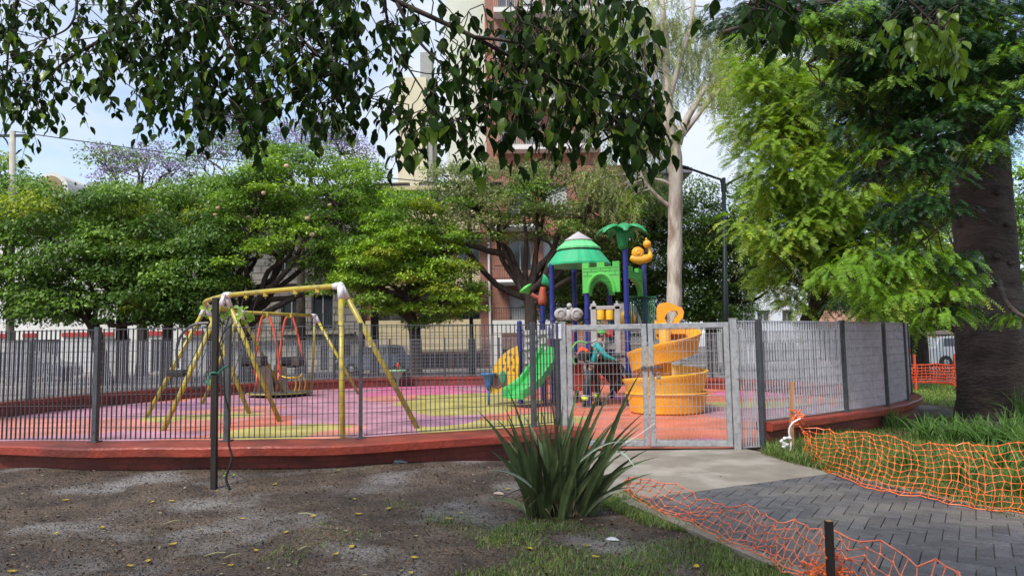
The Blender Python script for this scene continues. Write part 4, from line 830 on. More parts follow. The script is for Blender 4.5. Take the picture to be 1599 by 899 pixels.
# ================================================================ cars
M_tyre = pmat('tyre_rubber', (.015, .015, .015), rough=.8); M_hub = pmat('alloy_wheel', (.4, .4, .42), rough=.35, metal=.8); M_lens = pmat('lamp_lens', (.6, .6, .6), rough=.15); M_tail = pmat('tail_lens', (.35, .01, .01), rough=.2)
def car(x, y, face, paint, label, h=1.5, Lc=4.3, name='parked_car', ground=.0, suv=True):
    """side-on car along X; face=+1 nose to +X"""
    t = thing(name, label, 'car', (x, y, ground), 'cars parked along the street'); hL = Lc / 2; W = .86
    prof = [(-hL, .42), (-hL + .05, .80), (-hL + .12, 1.0), (-hL + .38 if suv else -hL + .7, 1.02), (-hL + .62 if suv else -hL + 1.1, h - .06), (-hL + 1.1, h), (.15, h), (.55, h - .08), (1.15, 1.02), (hL - .35, .90), (hL - .05, .72), (hL, .45), (hL - .05, .25), (-hL + .05, .25)]
    m = MB(); n = len(prof); ws = [W * (1 if z < 1.03 else .80 if z > 1.3 else .86) for _, z in prof]
    for s in (-1, 1): m.v += [(x + face * a, y + s * w2, ground + z) for (a, z), w2 in zip(prof, ws)]
    m.f += [tuple(range(n)), tuple(range(2 * n - 1, n - 1, -1))] + [(i, i + n, (i + 1) % n + n, (i + 1) % n) for i in range(n)]; m.m += [0] * (n + 2)
    bo = m.build('body', paint, t, fix=True); md = bo.modifiers.new('bevel', 'BEVEL'); md.width = .05; md.segments = 3; smooth_angle(bo, 40)
    for s in (-1, 1):
        for (a0, a1) in ((-hL + (.75 if suv else 1.2), -.28), (-.20, .92)):
            m = MB(); zz0, zz1 = 1.06, h - .10; yo = y + s * (W * .985); yt = y + s * (W * .848); q = a1 - (.38 if a1 > .5 else 0)
            pts_ = [(a0, zz0, yo), (a1, zz0, yo), (q, zz1, yt), (a0 + (.12 if a0 < -1 else 0), zz1, yt)]; vs = [(x + face * a, yy + s * .012, ground + z) for a, z, yy in pts_] + [(x + face * a, yy - s * .03, ground + z) for a, z, yy in pts_]
            m.add(vs, [(0, 1, 2, 3), (4, 7, 6, 5), (0, 4, 5, 1), (1, 5, 6, 2), (2, 6, 7, 3), (3, 7, 4, 0)]); m.build('side_window', M_glass, t, fix=True)
    for a in (-hL + .8, hL - .85):
        for s in (-1, 1):
            c = V(x + face * a, y + s * (W - .06), ground + .32); R = Matrix.Rotation(rad(90), 3, 'X'); m = MB(); m.lathe(c, [(.18, -.1), (.30, -.1), (.32, -.07), (.32, .07), (.30, .1), (.18, .1)], 20, rot=R); w_ = m.build('wheel', M_tyre, t, smooth=False)
            m = MB(); m.lathe(c, [(.01, -.115), (.12, -.11), (.2, -.08), (.2, .08), (.12, .11), (.01, .115)], 10, rot=R); m.build('rim', M_hub, w_)
    for s in (-1, 1):
        m = MB(); m.box((x + face * (hL - .08), y + s * .62, ground + .72), (.2, .3, .14), bev=.03); m.build('headlight', M_lens, t)
        m = MB(); m.box((x - face * (hL - .05), y + s * .66, ground + .86), (.12, .24, .26), bev=.03); m.build('tail_light', M_tail, t)
    return t
paint = lambda n, c: pmat(n, c, tuple(v * .9 for v in c), 1, .22, metal=.3, coat=.6)
car(X(590, 37.9), 37.9, -1, paint('dark_grey_paint', (.05, .06, .085)), 'dark blue grey hatchback parked behind the back fence left of the dark gates', 1.55, 4.1)
car(X(1422, 37.5), 37.5, 1, paint('blue_paint', (.02, .035, .12)), 'dark blue car parked on the far right partly behind a tree trunk', 1.5, 4.3, suv=False)
car(X(1500, 33.8), 33.8, 1, paint('silver_paint', (.35, .37, .40)), 'silver car parked nearest behind the orange netting beside the big trunk', 1.52, 4.3, suv=True)
car(X(1640, 34.0), 34.0, -1, paint('white_paint', (.6, .6, .6)), 'white car parked mostly behind the big conifer trunk', 1.5, 4.3)
car(X(50, 36), 36, 1, paint('navy_paint', (.02, .03, .06)), 'navy car at the far left behind the striped bars of the fence', 1.5, 4.4)
# ================================================================ street lamps, pole, cables
M_pole = pmat('dark_green_pole', (.03, .045, .042), (.02, .03, .028), 6, .5, metal=.3)
Yl = 29.0; b_ = G(1133, 0 + 582, .09) if False else V(X(1133, Yl, 560), Yl, .09); top = P(1130, 278, Yl); t = thing('street_lamp', 'tall dark double arm street lamp in front of the trees right of the eucalyptus', 'street lamp', b_)
m = MB(); m.tube([b_, b_ + (top - b_) * .45, b_ + (top - b_) * .46, top], [.14, .12, .10, .08], 10); m.lathe(b_, [(.22, 0), (.2, .3), (.14, .5)], 12); m.build('pole', M_pole, t, smooth=True)
m = MB(); m.tube(spline([P(1128, 300, Yl), P(1126, 282, Yl), P(1118, 278, Yl), P(1090, 268, Yl), P(1072, 262, Yl)], 4), .05, 8); m.build('arm', M_pole, t, smooth=True)
m = MB(); m.tube(spline([P(1134, 300, Yl), P(1133, 290, Yl), P(1142, 284, Yl), P(1165, 272, Yl)], 4), .05, 8); m.build('arm', M_pole, t, smooth=True)
for (x, y, r) in ((1067, 261, -1), (1169, 271, 1)): m = MB(); m.box(P(x, y, Yl), (.5, .22, .12), Matrix.Rotation(rad(15 * -r), 3, 'Y'), bev=.04); m.build('lamp_head', M_pole, t)
Yl = 30.0; b_ = V(X(737, Yl, 540), Yl, .09); top = P(733, 352, Yl); t = thing('street_lamp', 'slim dark green lamp post in front of the cream balconies', 'street lamp', b_)
m = MB(); m.tube([b_, b_ + (top - b_) * .25, b_ + (top - b_) * .26, top], [.16, .15, .09, .06], 10); m.build('pole', M_pole, t, smooth=True)
top2 = P(734, 300, Yl); m = MB(); m.tube([top, top2], .04, 8); m.tube([top2, top2 + V(.9, -.3, .25)], .035, 8); m.build('arm', M_pole, t, smooth=True)
m = MB(); m.box(top2 + V(1.1, -.35, .27), (.5, .22, .12), bev=.04); m.build('lamp_head', M_pole, t)
Yp = 37; b_ = V(X(16, Yp, 560), Yp - 7, .09); Yp = 30.; b_ = V(X(16, Yp, 560), Yp, .09); t = thing('utility_pole', 'pale concrete utility pole at the far left rising over the trees', 'utility pole', b_); m = MB(); m.tube([b_, P(20, 205, Yp)], [.17, .11], 12); m.build('shaft', pmat('pole_concrete', (.40, .38, .32), (.3, .29, .25), 3, .8), t, smooth=True)
m = MB(); m.box(P(20, 212, Yp), (1.2, .1, .1)); m.build('crossbar', M_pole, t)
def cable(a, b, sag, label):
    pts_ = [a.lerp(b, i / 24) + V(0, 0, -sag * 4 * (i / 24) * (1 - i / 24)) for i in range(25)]; m = MB(); m.tube(pts_, .022, 5); tag(m.build('cable', M_iron, origin=a), label, 'cable')
cable(P(20, 205, 30), P(735, 290, 30), .15, 'thin black overhead cable crossing the sky from the left pole')
cable(P(1068, 290, 50), P(1400, 296, 50), .2, 'thin overhead cable seen in the gap right of the eucalyptus')
cable(P(560, 300, 41), P(800, 360, 41), .3, 'thin cable in front of the brick facades')
# ================================================================ trees
L_dark = leafmat('leaf_deep_green', (.095, .175, .032), (.058, .12, .022), .35, .35); L_mid = leafmat('leaf_mid_green', (.18, .30, .05), (.115, .215, .035), .4, .38)
L_bright = leafmat('leaf_bright_green', (.27, .42, .045), (.17, .30, .036), .4); L_olive = leafmat('leaf_olive', (.17, .21, .075), (.10, .14, .05), .4)
L_yel = leafmat('leaf_yellow_green', (.34, .40, .05), (.23, .31, .04), .35, .4); L_feather = leafmat('leaf_feathery_lime', (.25, .37, .055), (.17, .28, .04), .3, .45)
L_euc = leafmat('leaf_eucalyptus', (.33, .36, .15), (.23, .27, .11), .35, .45); L_lilac = leafmat('jacaranda_blossom', (.33, .27, .47), (.24, .19, .36), .2, .4)
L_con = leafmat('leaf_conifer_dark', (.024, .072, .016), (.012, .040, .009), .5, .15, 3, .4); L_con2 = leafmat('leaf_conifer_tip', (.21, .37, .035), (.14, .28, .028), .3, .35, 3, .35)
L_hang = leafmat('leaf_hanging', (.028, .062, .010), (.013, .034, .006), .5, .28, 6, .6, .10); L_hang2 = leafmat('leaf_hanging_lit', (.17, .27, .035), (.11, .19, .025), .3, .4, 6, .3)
def wob(a, b, n=5, amp=.12, sag=0.0):
    a, b = Vector(a), Vector(b); L = (b - a).length; out = []
    for i in range(n + 1):
        t = i / n; e = math.sin(math.pi * t); out.append(a.lerp(b, t) + V(random.uniform(-1, 1), random.uniform(-1, 1), random.uniform(-.6, .6)) * amp * L * .3 * e + V(0, 0, sag * e * L))
    return out
def clumps(blobs, Y, dY, n, rmin=.0):
    ws = [b[2] * b[3] for b in blobs]; out = []; tries = 0
    while len(out) < n and tries < n * 40:
        tries += 1; b = random.choices(blobs, ws)[0]; a = random.uniform(0, 2 * math.pi); r = math.sqrt(random.random())
        px, py = b[0] + b[2] * r * math.cos(a), b[1] + b[3] * r * math.sin(a); k = math.sqrt(max(0, 1 - r * r)); q = P(px, py, Y + (b[4] if len(b) > 4 else 0) + random.uniform(-1, 1) * dY * (.3 + .7 * k))
        if q.z < .6 or any((q - o).length < rmin for o in out): continue
        out.append(q)
    return out
def clump_leaves(cs, rc, per, Lf, Wf, droop=.35, flat=.55, mats=(0,), mw=(1,), jitter=.5, upb=.9):
    n = len(cs) * per; c = np.repeat(np.array([tuple(x) for x in cs]), per, axis=0); rr_ = np.repeat(rc * RNG.uniform(.7, 1.3, len(cs)), per)
    u = unit(RNG.normal(size=(n, 3))); u[:, 2] = np.where(u[:, 2] < -.25, -u[:, 2] * .6, u[:, 2]); rad_ = RNG.uniform(.35, 1.08, n) ** .6
    pos = c + u * (rr_ * rad_)[:, None] * np.array([1, 1, flat]); out_ = u * np.array([1, 1, .25]); ax = unit(out_ + RNG.normal(size=(n, 3)) * jitter - np.array([0, 0, droop]))
    nr = unit(u * .6 + np.array([0, 0, upb]) + RNG.normal(size=(n, 3)) * .45)
    mi = np.repeat(RNG.choice(mats, size=len(cs), p=np.array(mw) / sum(mw)), per); L_ = RNG.uniform(.7, 1.25, n) * Lf
    return pos, ax, nr, L_, L_ * Wf / Lf, mi
def grow(m, base_pts, r0, r1, cs, hubs=5, tw=.018):
    """trunk tube; limbs to hub points; thin branches from hubs to clumps"""
    sp_ = spline(base_pts, 5); n = len(sp_); m.tube(sp_, [r0 * 1.35 if i == 0 else r0 + (r1 - r0) * i / n for i in range(n)], 12); top = sp_[-1]
    if not cs: return
    order = list(cs); random.shuffle(order); hb = []
    for c in order:
        if all((c - h).length > 1.6 for h in hb): hb.append(c)
        if len(hb) >= hubs: break
    hp = []
    for h in hb:
        st = sp_[random.randint(max(0, int(n * .72)), n - 1)]; e = st.lerp(h, .86) + V(0, 0, -.25); w_ = spline(wob(st, e, 4, .35, -.05), 3); k = len(w_); m.tube(w_, [r1 * .72 * (1 - .72 * i / k) for i in range(k)], 8); hp.append(w_)
    for c in cs:
        b = min((q for w_ in hp for q in w_[len(w_) // 3:]), key=lambda q: (q - c).length)
        w_ = wob(b, c, 3, .4, .03); m.tube(w_, [tw * 1.6, tw * 1.2, tw, tw * .5], 5, cap=False)
def tree(name, label, base, path, r0, r1, blobs, Y, dY, nc, rc, per, Lf, mats, mw, group='street trees behind the playground', bark=None, flat=.55, droop=.35, hubs=6, limbs=(), tmpl=DIAMOND, W=.55, extra=None, rmin=.45, up=.9, jit=.5):
    t = thing(name, label, 'tree', base, group); cs = clumps(blobs, Y, dY, nc, rmin)
    m = MB(); grow(m, [base] + path, r0, r1, cs, hubs)
    for l in limbs: pts_ = spline(l[0], 5); k = len(pts_); m.tube(pts_, [l[1] + (l[2] - l[1]) * i / k for i in range(k)], 9)
    m.build('trunk', bark or M_bark, t, smooth=True)
    C_, D_, N_, L_, W_, mi = clump_leaves(cs, rc, per, Lf, Lf * W, droop, flat, list(range(len(mats))), mw, jit, up)
    leaf_obj('crown', tmpl, C_, D_, N_, L_, W_, list(mats), t, mi=mi)
    if extra: extra(t, cs)
    return t
def base_at(px, Y): return V(X(px, Y, 560), Y, .08)
Y = 29.0
tree('leafy_tree', 'broad dark green tree at the far left with a leaning forked trunk', base_at(166, Y), [P(150, 520, Y), P(133, 492, Y)], .26, .19, [(60, 400, 130, 90), (160, 370, 90, 80), (20, 340, 80, 60), (40, 460, 70, 45), (225, 440, 50, 60), (30, 490, 50, 18), (90, 485, 45, 22), (200, 480, 50, 25), (20, 500, 45, 14)], Y - .5, 2.4, 175, .85, 230, .17, (L_dark, L_mid, L_yel), (.55, .38, .07),
     limbs=[([P(133, 492, Y), P(152, 470, Y), P(180, 452, Y), P(187, 440, Y)], .15, .07), ([P(133, 492, Y), P(110, 478, Y), P(80, 455, Y)], .13, .06)], droop=.7, flat=.7)
Y = 30.5
tree('leafy_tree', 'yellow green topped tree second from the left behind the fence', base_at(192, Y), [P(190, 500, Y), P(196, 462, Y)], .25, .18, [(240, 350, 80, 60), (200, 330, 50, 40), (290, 400, 65, 85), (250, 440, 60, 50), (190, 400, 50, 60), (310, 350, 35, 40), (240, 490, 60, 22), (150, 350, 40, 40), (330, 470, 30, 25)], Y, 2.4, 140, .8, 230, .16, (L_mid, L_dark, L_yel), (.5, .2, .3), droop=.7, flat=.7)
tree('leafy_tree', 'dense deep green tree hanging low between the yellow swing frame and the second tree', base_at(262, 28.5), [P(262, 520, 28.5), P(268, 480, 28.5)], .2, .14, [(290, 440, 60, 60), (320, 400, 40, 60), (250, 470, 40, 35), (300, 490, 45, 18)], 28.5, 1.8, 78, .75, 230, .15, (L_dark, L_mid), (.75, .25), droop=.8, flat=.75)
tree('leafy_tree', 'light green slim tree at the left edge beside the concrete pole', base_at(-20, 32), [P(-15, 480, 32), P(0, 420, 32)], .2, .13, [(10, 290, 50, 50), (45, 300, 40, 30), (60, 320, 50, 40), (-30, 330, 50, 80)], 32, 1.6, 45, .75, 150, .16, (L_mid, L_yel), (.7, .3), droop=.5)
Y = 29.5
def fruits(t, cs):
    pt_ = pmat('silk_floss_bloom', (.55, .40, .28), (.45, .33, .2), 20, .8)
    for c in cs[:22]:
        m = MB(); q = c + V(random.uniform(-.5, .5), -.85, random.uniform(-.4, .1)); m.ball(q, .10, 10, scale=(1, 1, .8)); m.build('seed_pod', pt_, t, smooth=True)
tree('layered_tree', 'wide layered tree with pale seed pods and many dark limbs behind the swing frame', base_at(385, Y), [P(383, 510, Y), P(386, 480, Y)], .32, .2, [(470, 300, 105, 55), (400, 350, 65, 55), (500, 370, 90, 50), (420, 300, 60, 40), (540, 410, 50, 45), (370, 400, 35, 45), (455, 250, 60, 22), (555, 300, 36, 50), (520, 440, 50, 20)], Y - .3, 2.6, 205, .78, 260, .14, (L_mid, L_bright, L_dark), (.55, .3, .15),
     limbs=[([P(384, 500, Y), P(360, 470, Y), P(340, 440, Y), P(352, 420, Y)], .2, .08), ([P(386, 490, Y), P(418, 470, Y), P(428, 430, Y), P(436, 405, Y), P(455, 382, Y)], .17, .06), ([P(436, 405, Y), P(420, 388, Y), P(405, 380, Y)], .09, .04), ([P(390, 505, Y), P(430, 480, Y - .5), P(470, 460, Y - .5), P(500, 450, Y - .5)], .16, .05), ([P(386, 480, Y), P(370, 440, Y), P(385, 410, Y), P(410, 400, Y)], .15, .05)], extra=fruits, flat=.5, droop=.25, up=1.3, hubs=8)
Y = 27.5
tree('layered_tree', 'bright green layered tree in front of the brick and cream apartments', base_at(650, Y), [P(648, 520, Y), P(640, 490, Y), P(632, 460, Y)], .26, .16, [(640, 360, 65, 40), (600, 400, 70, 45), (680, 400, 50, 50), (690, 450, 55, 40), (650, 440, 60, 45), (560, 430, 35, 45), (660, 490, 45, 22), (590, 470, 50, 20), (710, 475, 35, 20), (640, 320, 40, 20)], Y - .2, 2.0, 160, .62, 270, .135, (L_bright, L_mid, L_yel), (.6, .3, .1),
     limbs=[([P(642, 500, Y), P(610, 478, Y), P(575, 458, Y), P(550, 452, Y)], .13, .04), ([P(634, 465, Y), P(612, 445, Y), P(590, 440, Y)], .12, .05)], flat=.5, droop=.25, up=1.3, hubs=7)
Y = 28.0
tree('spreading_tree', 'airy olive green tree with long dark spreading limbs just left of the play tower', base_at(829, Y), [P(829, 510, Y), P(828, 478, Y), P(822, 455, Y)], .27, .2, [(720, 290, 60, 38), (800, 300, 80, 45), (880, 300, 80, 40), (760, 350, 60, 30), (960, 330, 55, 40), (850, 350, 60, 30), (690, 310, 35, 30), (930, 380, 50, 35)], Y + .3, 2.6, 200, .7, 170, .125, (L_olive, L_mid, L_euc), (.55, .3, .15),
     limbs=[([P(824, 460, Y), P(814, 440, Y), P(800, 410, Y), P(786, 397, Y), P(757, 390, Y), P(738, 375, Y), P(733, 345, Y), P(742, 336, Y)], .2, .05), ([P(757, 390, Y), P(725, 380, Y), P(700, 362, Y)], .1, .04), ([P(822, 455, Y), P(820, 420, Y), P(822, 380, Y), P(818, 340, Y)], .14, .05), ([P(826, 452, Y), P(840, 420, Y), P(862, 395, Y), P(874, 360, Y), P(900, 340, Y), P(925, 328, Y)], .17, .05), ([P(826, 462, Y), P(800, 430, Y), P(782, 400, Y), P(778, 372, Y), P(780, 350, Y)], .13, .05), ([P(865, 395, Y), P(856, 378, Y), P(830, 372, Y)], .08, .03), ([P(829, 478, Y), P(850, 460, Y), P(880, 440, Y), P(920, 420, Y)], .15, .05)], bark=M_bark, hubs=9, rmin=.4)
Y = 31.5
tree('leafy_tree', 'dense dark tree filling the space behind the play tower', base_at(960, Y), [P(960, 500, Y), P(955, 470, Y)], .3, .22, [(930, 430, 80, 60), (1000, 400, 60, 80), (900, 470, 60, 40), (990, 480, 60, 30), (1010, 330, 50, 50)], Y, 2.4, 150, .85, 230, .16, (L_dark, L_mid, L_olive), (.5, .3, .2), droop=.6, flat=.75)
tree('leafy_tree', 'dense dark tree between the pale eucalyptus trunk and the street lamp', base_at(1112, Y), [P(1110, 510, Y), P(1105, 470, Y)], .3, .22, [(1100, 420, 60, 80), (1090, 350, 50, 60), (1150, 400, 55, 70), (1110, 480, 60, 35), (1080, 470, 40, 40), (1165, 330, 40, 40), (1180, 440, 40, 30)], Y + .4, 2.4, 165, .8, 230, .15, (L_dark, L_mid, L_olive), (.55, .3, .15), droop=.6, flat=.75)
Y = 33.0
tree('leafy_tree', 'round mid green tree in the gap between the two left groups over the stone house', base_at(330, Y), [P(330, 500, Y), P(332, 440, Y)], .24, .16, [(335, 320, 40, 40), (330, 380, 35, 50), (590, 330, 5, 5)][:2], Y, 1.8, 60, .85, 220, .16, (L_mid, L_yel), (.8, .2), droop=.5, flat=.7)
tree('leafy_tree', 'light green tree top between the two layered trees over the brick apartments', base_at(585, Y), [P(585, 500, Y), P(583, 420, Y)], .22, .15, [(590, 340, 32, 35), (570, 400, 30, 40)], Y, 1.6, 45, .8, 200, .15, (L_bright, L_mid), (.6, .4), droop=.5, flat=.7)
# jacarandas above the roofs
Y = 38.6
for lab, bp, tp, bl, nc in (('small jacaranda with pale lilac blossom over the slate roof on the left', 222, 300, [(200, 245, 55, 30), (250, 260, 50, 30), (175, 260, 30, 25), (290, 255, 40, 25), (150, 245, 22, 14)], 60),
                        ('large jacaranda with lilac blossom above the layered tree', 470, 290, [(440, 225, 70, 35), (500, 220, 60, 35), (380, 205, 55, 45), (550, 250, 40, 35), (330, 220, 50, 40), (520, 200, 40, 20)], 130)):
    tree('jacaranda', lab, base_at(bp, Y), [P(bp, 430, Y), P(bp, tp, Y)], .28, .16, bl, Y, 2.6, nc, .8, 85, .16, (L_mid, L_lilac, L_olive), (.37, .38, .25), group='jacarandas in blossom', bark=M_bark2, flat=.5, hubs=9)
# ---- sprays of narrow leaflets
def sprays(starts, dirs, lens, nl, Lf, Wf, droop, spread=.9, lenj=.25, tip=True):
    n = len(starts); S0 = np.asarray(starts, float); D0 = unit(np.asarray(dirs, float)); t = (np.arange(nl) + .7) / nl; Ls_ = np.asarray(lens)
    pos = S0[:, None, :] + D0[:, None, :] * (t[None, :, None] * Ls_[:, None, None]); pos[:, :, 2] -= droop * (t[None, :] ** 2) * Ls_[:, None]
    tan = D0[:, None, :].repeat(nl, 1); tan = tan.copy(); tan[:, :, 2] -= 2 * droop * t[None, :]; tan = tan / np.linalg.norm(tan, axis=2, keepdims=True)
    up = np.array([0, 0, 1.0]) + RNG.normal(size=(n, 1, 3)) * .35; side = np.cross(tan, np.broadcast_to(up, tan.shape)); side /= np.maximum(np.linalg.norm(side, axis=2, keepdims=True), 1e-6)
    sg = np.where(np.arange(nl) % 2 == 0, 1, -1)[None, :, None]; d = side * sg * spread + tan * .55 + RNG.normal(size=pos.shape) * .12; nn = np.cross(side, tan)
    L_ = Lf * (1 - .45 * t[None, :]) * RNG.uniform(1 - lenj, 1 + lenj, (n, nl))
    return pos.reshape(-1, 3), d.reshape(-1, 3), nn.reshape(-1, 3) + RNG.normal(size=(n * nl, 3)) * .15, L_.ravel(), np.full(n * nl, Wf)
def rand_in(blobs, Y, dY, n):
    ws = [b[2] * b[3] for b in blobs]; out = []
    for _ in range(n):
        b = random.choices(blobs, ws)[0]; a = random.uniform(0, 6.283); r = math.sqrt(random.random()); out.append(P(b[0] + b[2] * r * math.cos(a), b[1] + b[3] * r * math.sin(a), Y + random.uniform(-dY, dY)))
    return out
# feathery light green tree on the right
Y = 21.5; bs = V(X(1262, Y, 560), Y, 0); t = thing('feathery_tree', 'large lime green feathery tree with fine drooping fronds right of the street lamp', 'tree', bs)
bl = [(1230, 140, 80, 60), (1320, 170, 90, 70), (1230, 240, 75, 60), (1330, 290, 110, 90), (1260, 350, 75, 60), (1380, 390, 95, 70), (1290, 430, 75, 45), (1250, 460, 45, 25), (1400, 470, 60, 30), (1180, 110, 50, 30), (1180, 330, 28, 40), (1440, 330, 60, 100), (1370, 120, 80, 60), (1165, 190, 30, 40), (1200, 290, 50, 40), (1210, 400, 40, 45)]
cs = clumps(bl, Y, 2.2, 250, .40); m = MB(); grow(m, [bs, P(1262, 510, Y), P(1275, 480, Y), P(1282, 440, Y)], .30, .20, cs, 10, .014)
m.tube(spline([P(1270, 492, Y), P(1290, 470, Y), P(1320, 455, Y), P(1360, 440, Y)], 5), [.14] * 6 + [.1] * 5 + [.06] * 5, 8); m.build('trunk', M_bark2, t, smooth=True)
per = 46; C_ = np.repeat(np.array([tuple(c) for c in cs]), per, 0); u = unit(RNG.normal(size=C_.shape) * np.array([1, 1, .8])); st_ = C_ + u * RNG.uniform(.1, .55, (len(C_), 1)); dd = u * np.array([1, 1, .4]) + np.array([-.15, -.1, .05])
a = sprays(st_, dd, RNG.uniform(.35, .65, len(C_)), 22, .12, .042, .55, .8); mi = np.repeat(RNG.choice([0, 1, 2], size=len(C_), p=[.66, .18, .16]), 22); leaf_obj('crown', NEEDLE, *a, [L_feather, L_bright, L_yel], t, mi=mi)
# tree far right behind, trunk by the parked cars
Y = 27.0; tree('leafy_tree', 'dark trunked tree at the far right in front of the parked cars', V(X(1437, Y, 560), Y, 0), [P(1437, 530, Y), P(1434, 500, Y)], .30, .2, [(1450, 480, 60, 32), (1490, 430, 60, 50), (1430, 440, 60, 40), (1520, 380, 70, 60), (1560, 470, 70, 40), (1600, 350, 60, 90)], Y, 2.2, 130, .75, 190, .14, (L_dark, L_mid, L_bright), (.4, .4, .2), droop=.6)
# eucalyptus
Y = 26.5; bs = V(X(1052, Y, 560), Y, .02); t = thing('eucalyptus', 'tall eucalyptus with peeling pale trunk and wispy hanging foliage right behind the spiral slide', 'tree', bs)
m = MB(); tr = spline([bs, P(1053, 470, Y), P(1054, 380, Y), P(1055, 300, Y), P(1055, 255, Y), P(1050, 215, Y)], 6); n_ = len(tr); m.tube(tr, [.29 - .04 * i / n_ + (.03 * math.sin(i * 1.3)) * .4 for i in range(n_)], 16)
def limb(pts_, r0, r1, sg=8): q = spline(pts_, 5); k = len(q); m.tube(q, [r0 + (r1 - r0) * i / k for i in range(k)], sg); return q
lb = []
lb.append(limb([P(1050, 222, Y), P(1044, 170, Y), P(1040, 110, Y), P(1038, 50, Y), P(1032, -20, Y), P(1030, -80, Y)], .22, .06))
lb.append(limb([P(1058, 225, Y), P(1068, 195, Y), P(1085, 165, Y), P(1105, 135, Y), P(1140, 115, Y)], .18, .05))
lb.append(limb([P(1062, 215, Y), P(1082, 190, Y), P(1112, 150, Y), P(1122, 118, Y)], .12, .04))
lb.append(limb([P(1044, 160, Y), P(1060, 100, Y), P(1078, 40, Y), P(1086, -30, Y)], .13, .06))
lb.append(limb([P(1046, 180, Y), P(1024, 130, Y), P(1026, 60, Y), P(1015, 0, Y)], .12, .04))
lb.append(limb([P(1048, 215, Y), P(1030, 180, Y), P(990, 130, Y), P(945, 85, Y), P(925, 40, Y)], .13, .04))
lb.append(limb([P(1050, 275, Y), P(1036, 250, Y), P(1010, 235, Y), P(985, 225, Y)], .09, .03))
lb.append(limb([P(1050, 325, Y), P(1030, 310, Y), P(1008, 285, Y), P(1000, 262, Y), P(1018, 240, Y)], .09, .03))
lb.append(limb([P(1050, 290, Y), P(1035, 282, Y), P(1012, 278, Y)], .07, .03)); lb.append(limb([P(1086, 162, Y), P(1110, 168, Y), P(1150, 172, Y)], .05, .02))
eb = [(950, 60, 70, 60), (900, 40, 50, 45), (985, 110, 50, 45), (1035, 40, 45, 55), (1090, 60, 50, 60), (1110, 110, 45, 40), (1060, 120, 30, 40), (920, 130, 55, 40), (1000, 200, 45, 30), (1130, 150, 30, 20), (960, 200, 40, 30), (990, 300, 40, 30), (960, 290, 35, 40), (1140, 60, 30, 50), (870, 80, 40, 50)]
cs = clumps(eb, Y + .5, 2.2, 150, .4); allp = [q for w_ in lb for q in w_[3:]]
for c in cs: b = min(allp, key=lambda q: (q - c).length); w_ = wob(b, c, 3, .35, .06); m.tube(w_, [.03, .022, .014, .008], 5, cap=False)
m.build('trunk', M_euc, t, smooth=True)
per = 31; C_ = np.repeat(np.array([tuple(c) for c in cs]), per, 0); C_ = C_ + RNG.normal(size=C_.shape) * np.array([.38, .38, .30]); dd = RNG.normal(size=C_.shape) * np.array([.35, .35, .15]) + np.array([0, 0, -1.0])
a = sprays(C_, dd, RNG.uniform(.35, .9, len(C_)), 11, .17, .036, .1, .35); mi = np.repeat(RNG.choice([0, 1, 2], size=len(C_), p=[.55, .25, .20]), 11); leaf_obj('crown', NEEDLE, *a, [L_euc, L_olive, L_yel], t, mi=mi)
# ---------------------------------------------------------------- big conifer on the right
Y = 12.8; bs = V(X(1556, Y, 640), Y, 0); t = thing('conifer', 'massive dark barked conifer with drooping needle sprays rising at the right edge', 'tree', bs)
M_cbark = pmat('rough_conifer_bark', (.070, .050, .040), (.030, .021, .017), 3.0, .95, 3.0, 9, detail=10, stretch=(1, 1, 2.4), c3=(.095, .072, .06), s3=1.0)
from mathutils import noise as mnoise
m = MB(); H = 13; rows, sg_ = 300, 44
for i in range(rows + 1):
    z = H * i / rows; r = .60 - .09 * min(1, z / 3) - .05 * z / 8 if z < 8 else .46 - .38 * (z - 8) / 5
    for j in range(sg_):
        a = 2 * math.pi * j / sg_; q = V(math.cos(a), math.sin(a), 0); fl_ = .05 * math.exp(-z * 2.5) * (1 + .5 * math.sin(a * 5 + 1))
        n_ = mnoise.noise(V(q.x * 2.2, q.y * 2.2, z * 1.1)) * .025 + mnoise.noise(V(q.x * 6, q.y * 6, z * 7)) * .018 + mnoise.noise(V(q.x * 14, q.y * 14, z * 16)) * .008
        m.v.append(tuple(bs + q * (max(.05, r) + fl_ + n_) + V(0, 0, z)))
for i in range(rows):
    for j in range(sg_): m.f.append((i * sg_ + j, i * sg_ + (j + 1) % sg_, (i + 1) * sg_ + (j + 1) % sg_, (i + 1) * sg_ + j)); m.m.append(0)
limbs_ = []
def climb(pts_, r0, r1): q = spline(pts_, 6); k = len(q); m.tube(q, [r0 + (r1 - r0) * i / k for i in range(k)], 8); limbs_.append(q); return q
tx_ = lambda py: P(1545, py, Y)
climb([tx_(-60), P(1450, -40, 11.5), P(1330, -10, 10.5), P(1200, 30, 10), P(1130, 50, 9.8)], .10, .02)
climb([tx_(30), P(1450, 20, 11.5), P(1350, 50, 10.6), P(1260, 100, 10.2)], .09, .02)
climb([tx_(130), P(1480, 140, 11.8), P(1400, 150, 11.2), P(1345, 160, 10.8)], .08, .02)
climb([tx_(200), P(1470, 215, 11.4), P(1400, 240, 10.8), P(1350, 262, 10.5)], .07, .02)
climb([tx_(-20), P(1620, -10, 11), P(1680, 40, 10)], .08, .03)
climb([tx_(120), P(1600, 110, 11.4), P(1660, 140, 10.6)], .08, .03)
climb([P(1530, 430, Y), P(1480, 425, 11.4), P(1420, 415, 10.6), P(1350, 420, 10.2), P(1305, 432, 10)], .06, .015)
climb([P(1530, 440, Y), P(1500, 460, 11), P(1470, 480, 10.4), P(1440, 490, 10.1)], .04, .012)
climb([P(1560, 440, Y - .5), P(1570, 470, 11), P(1600, 495, 10.2), P(1640, 500, 9.8)], .05, .015)
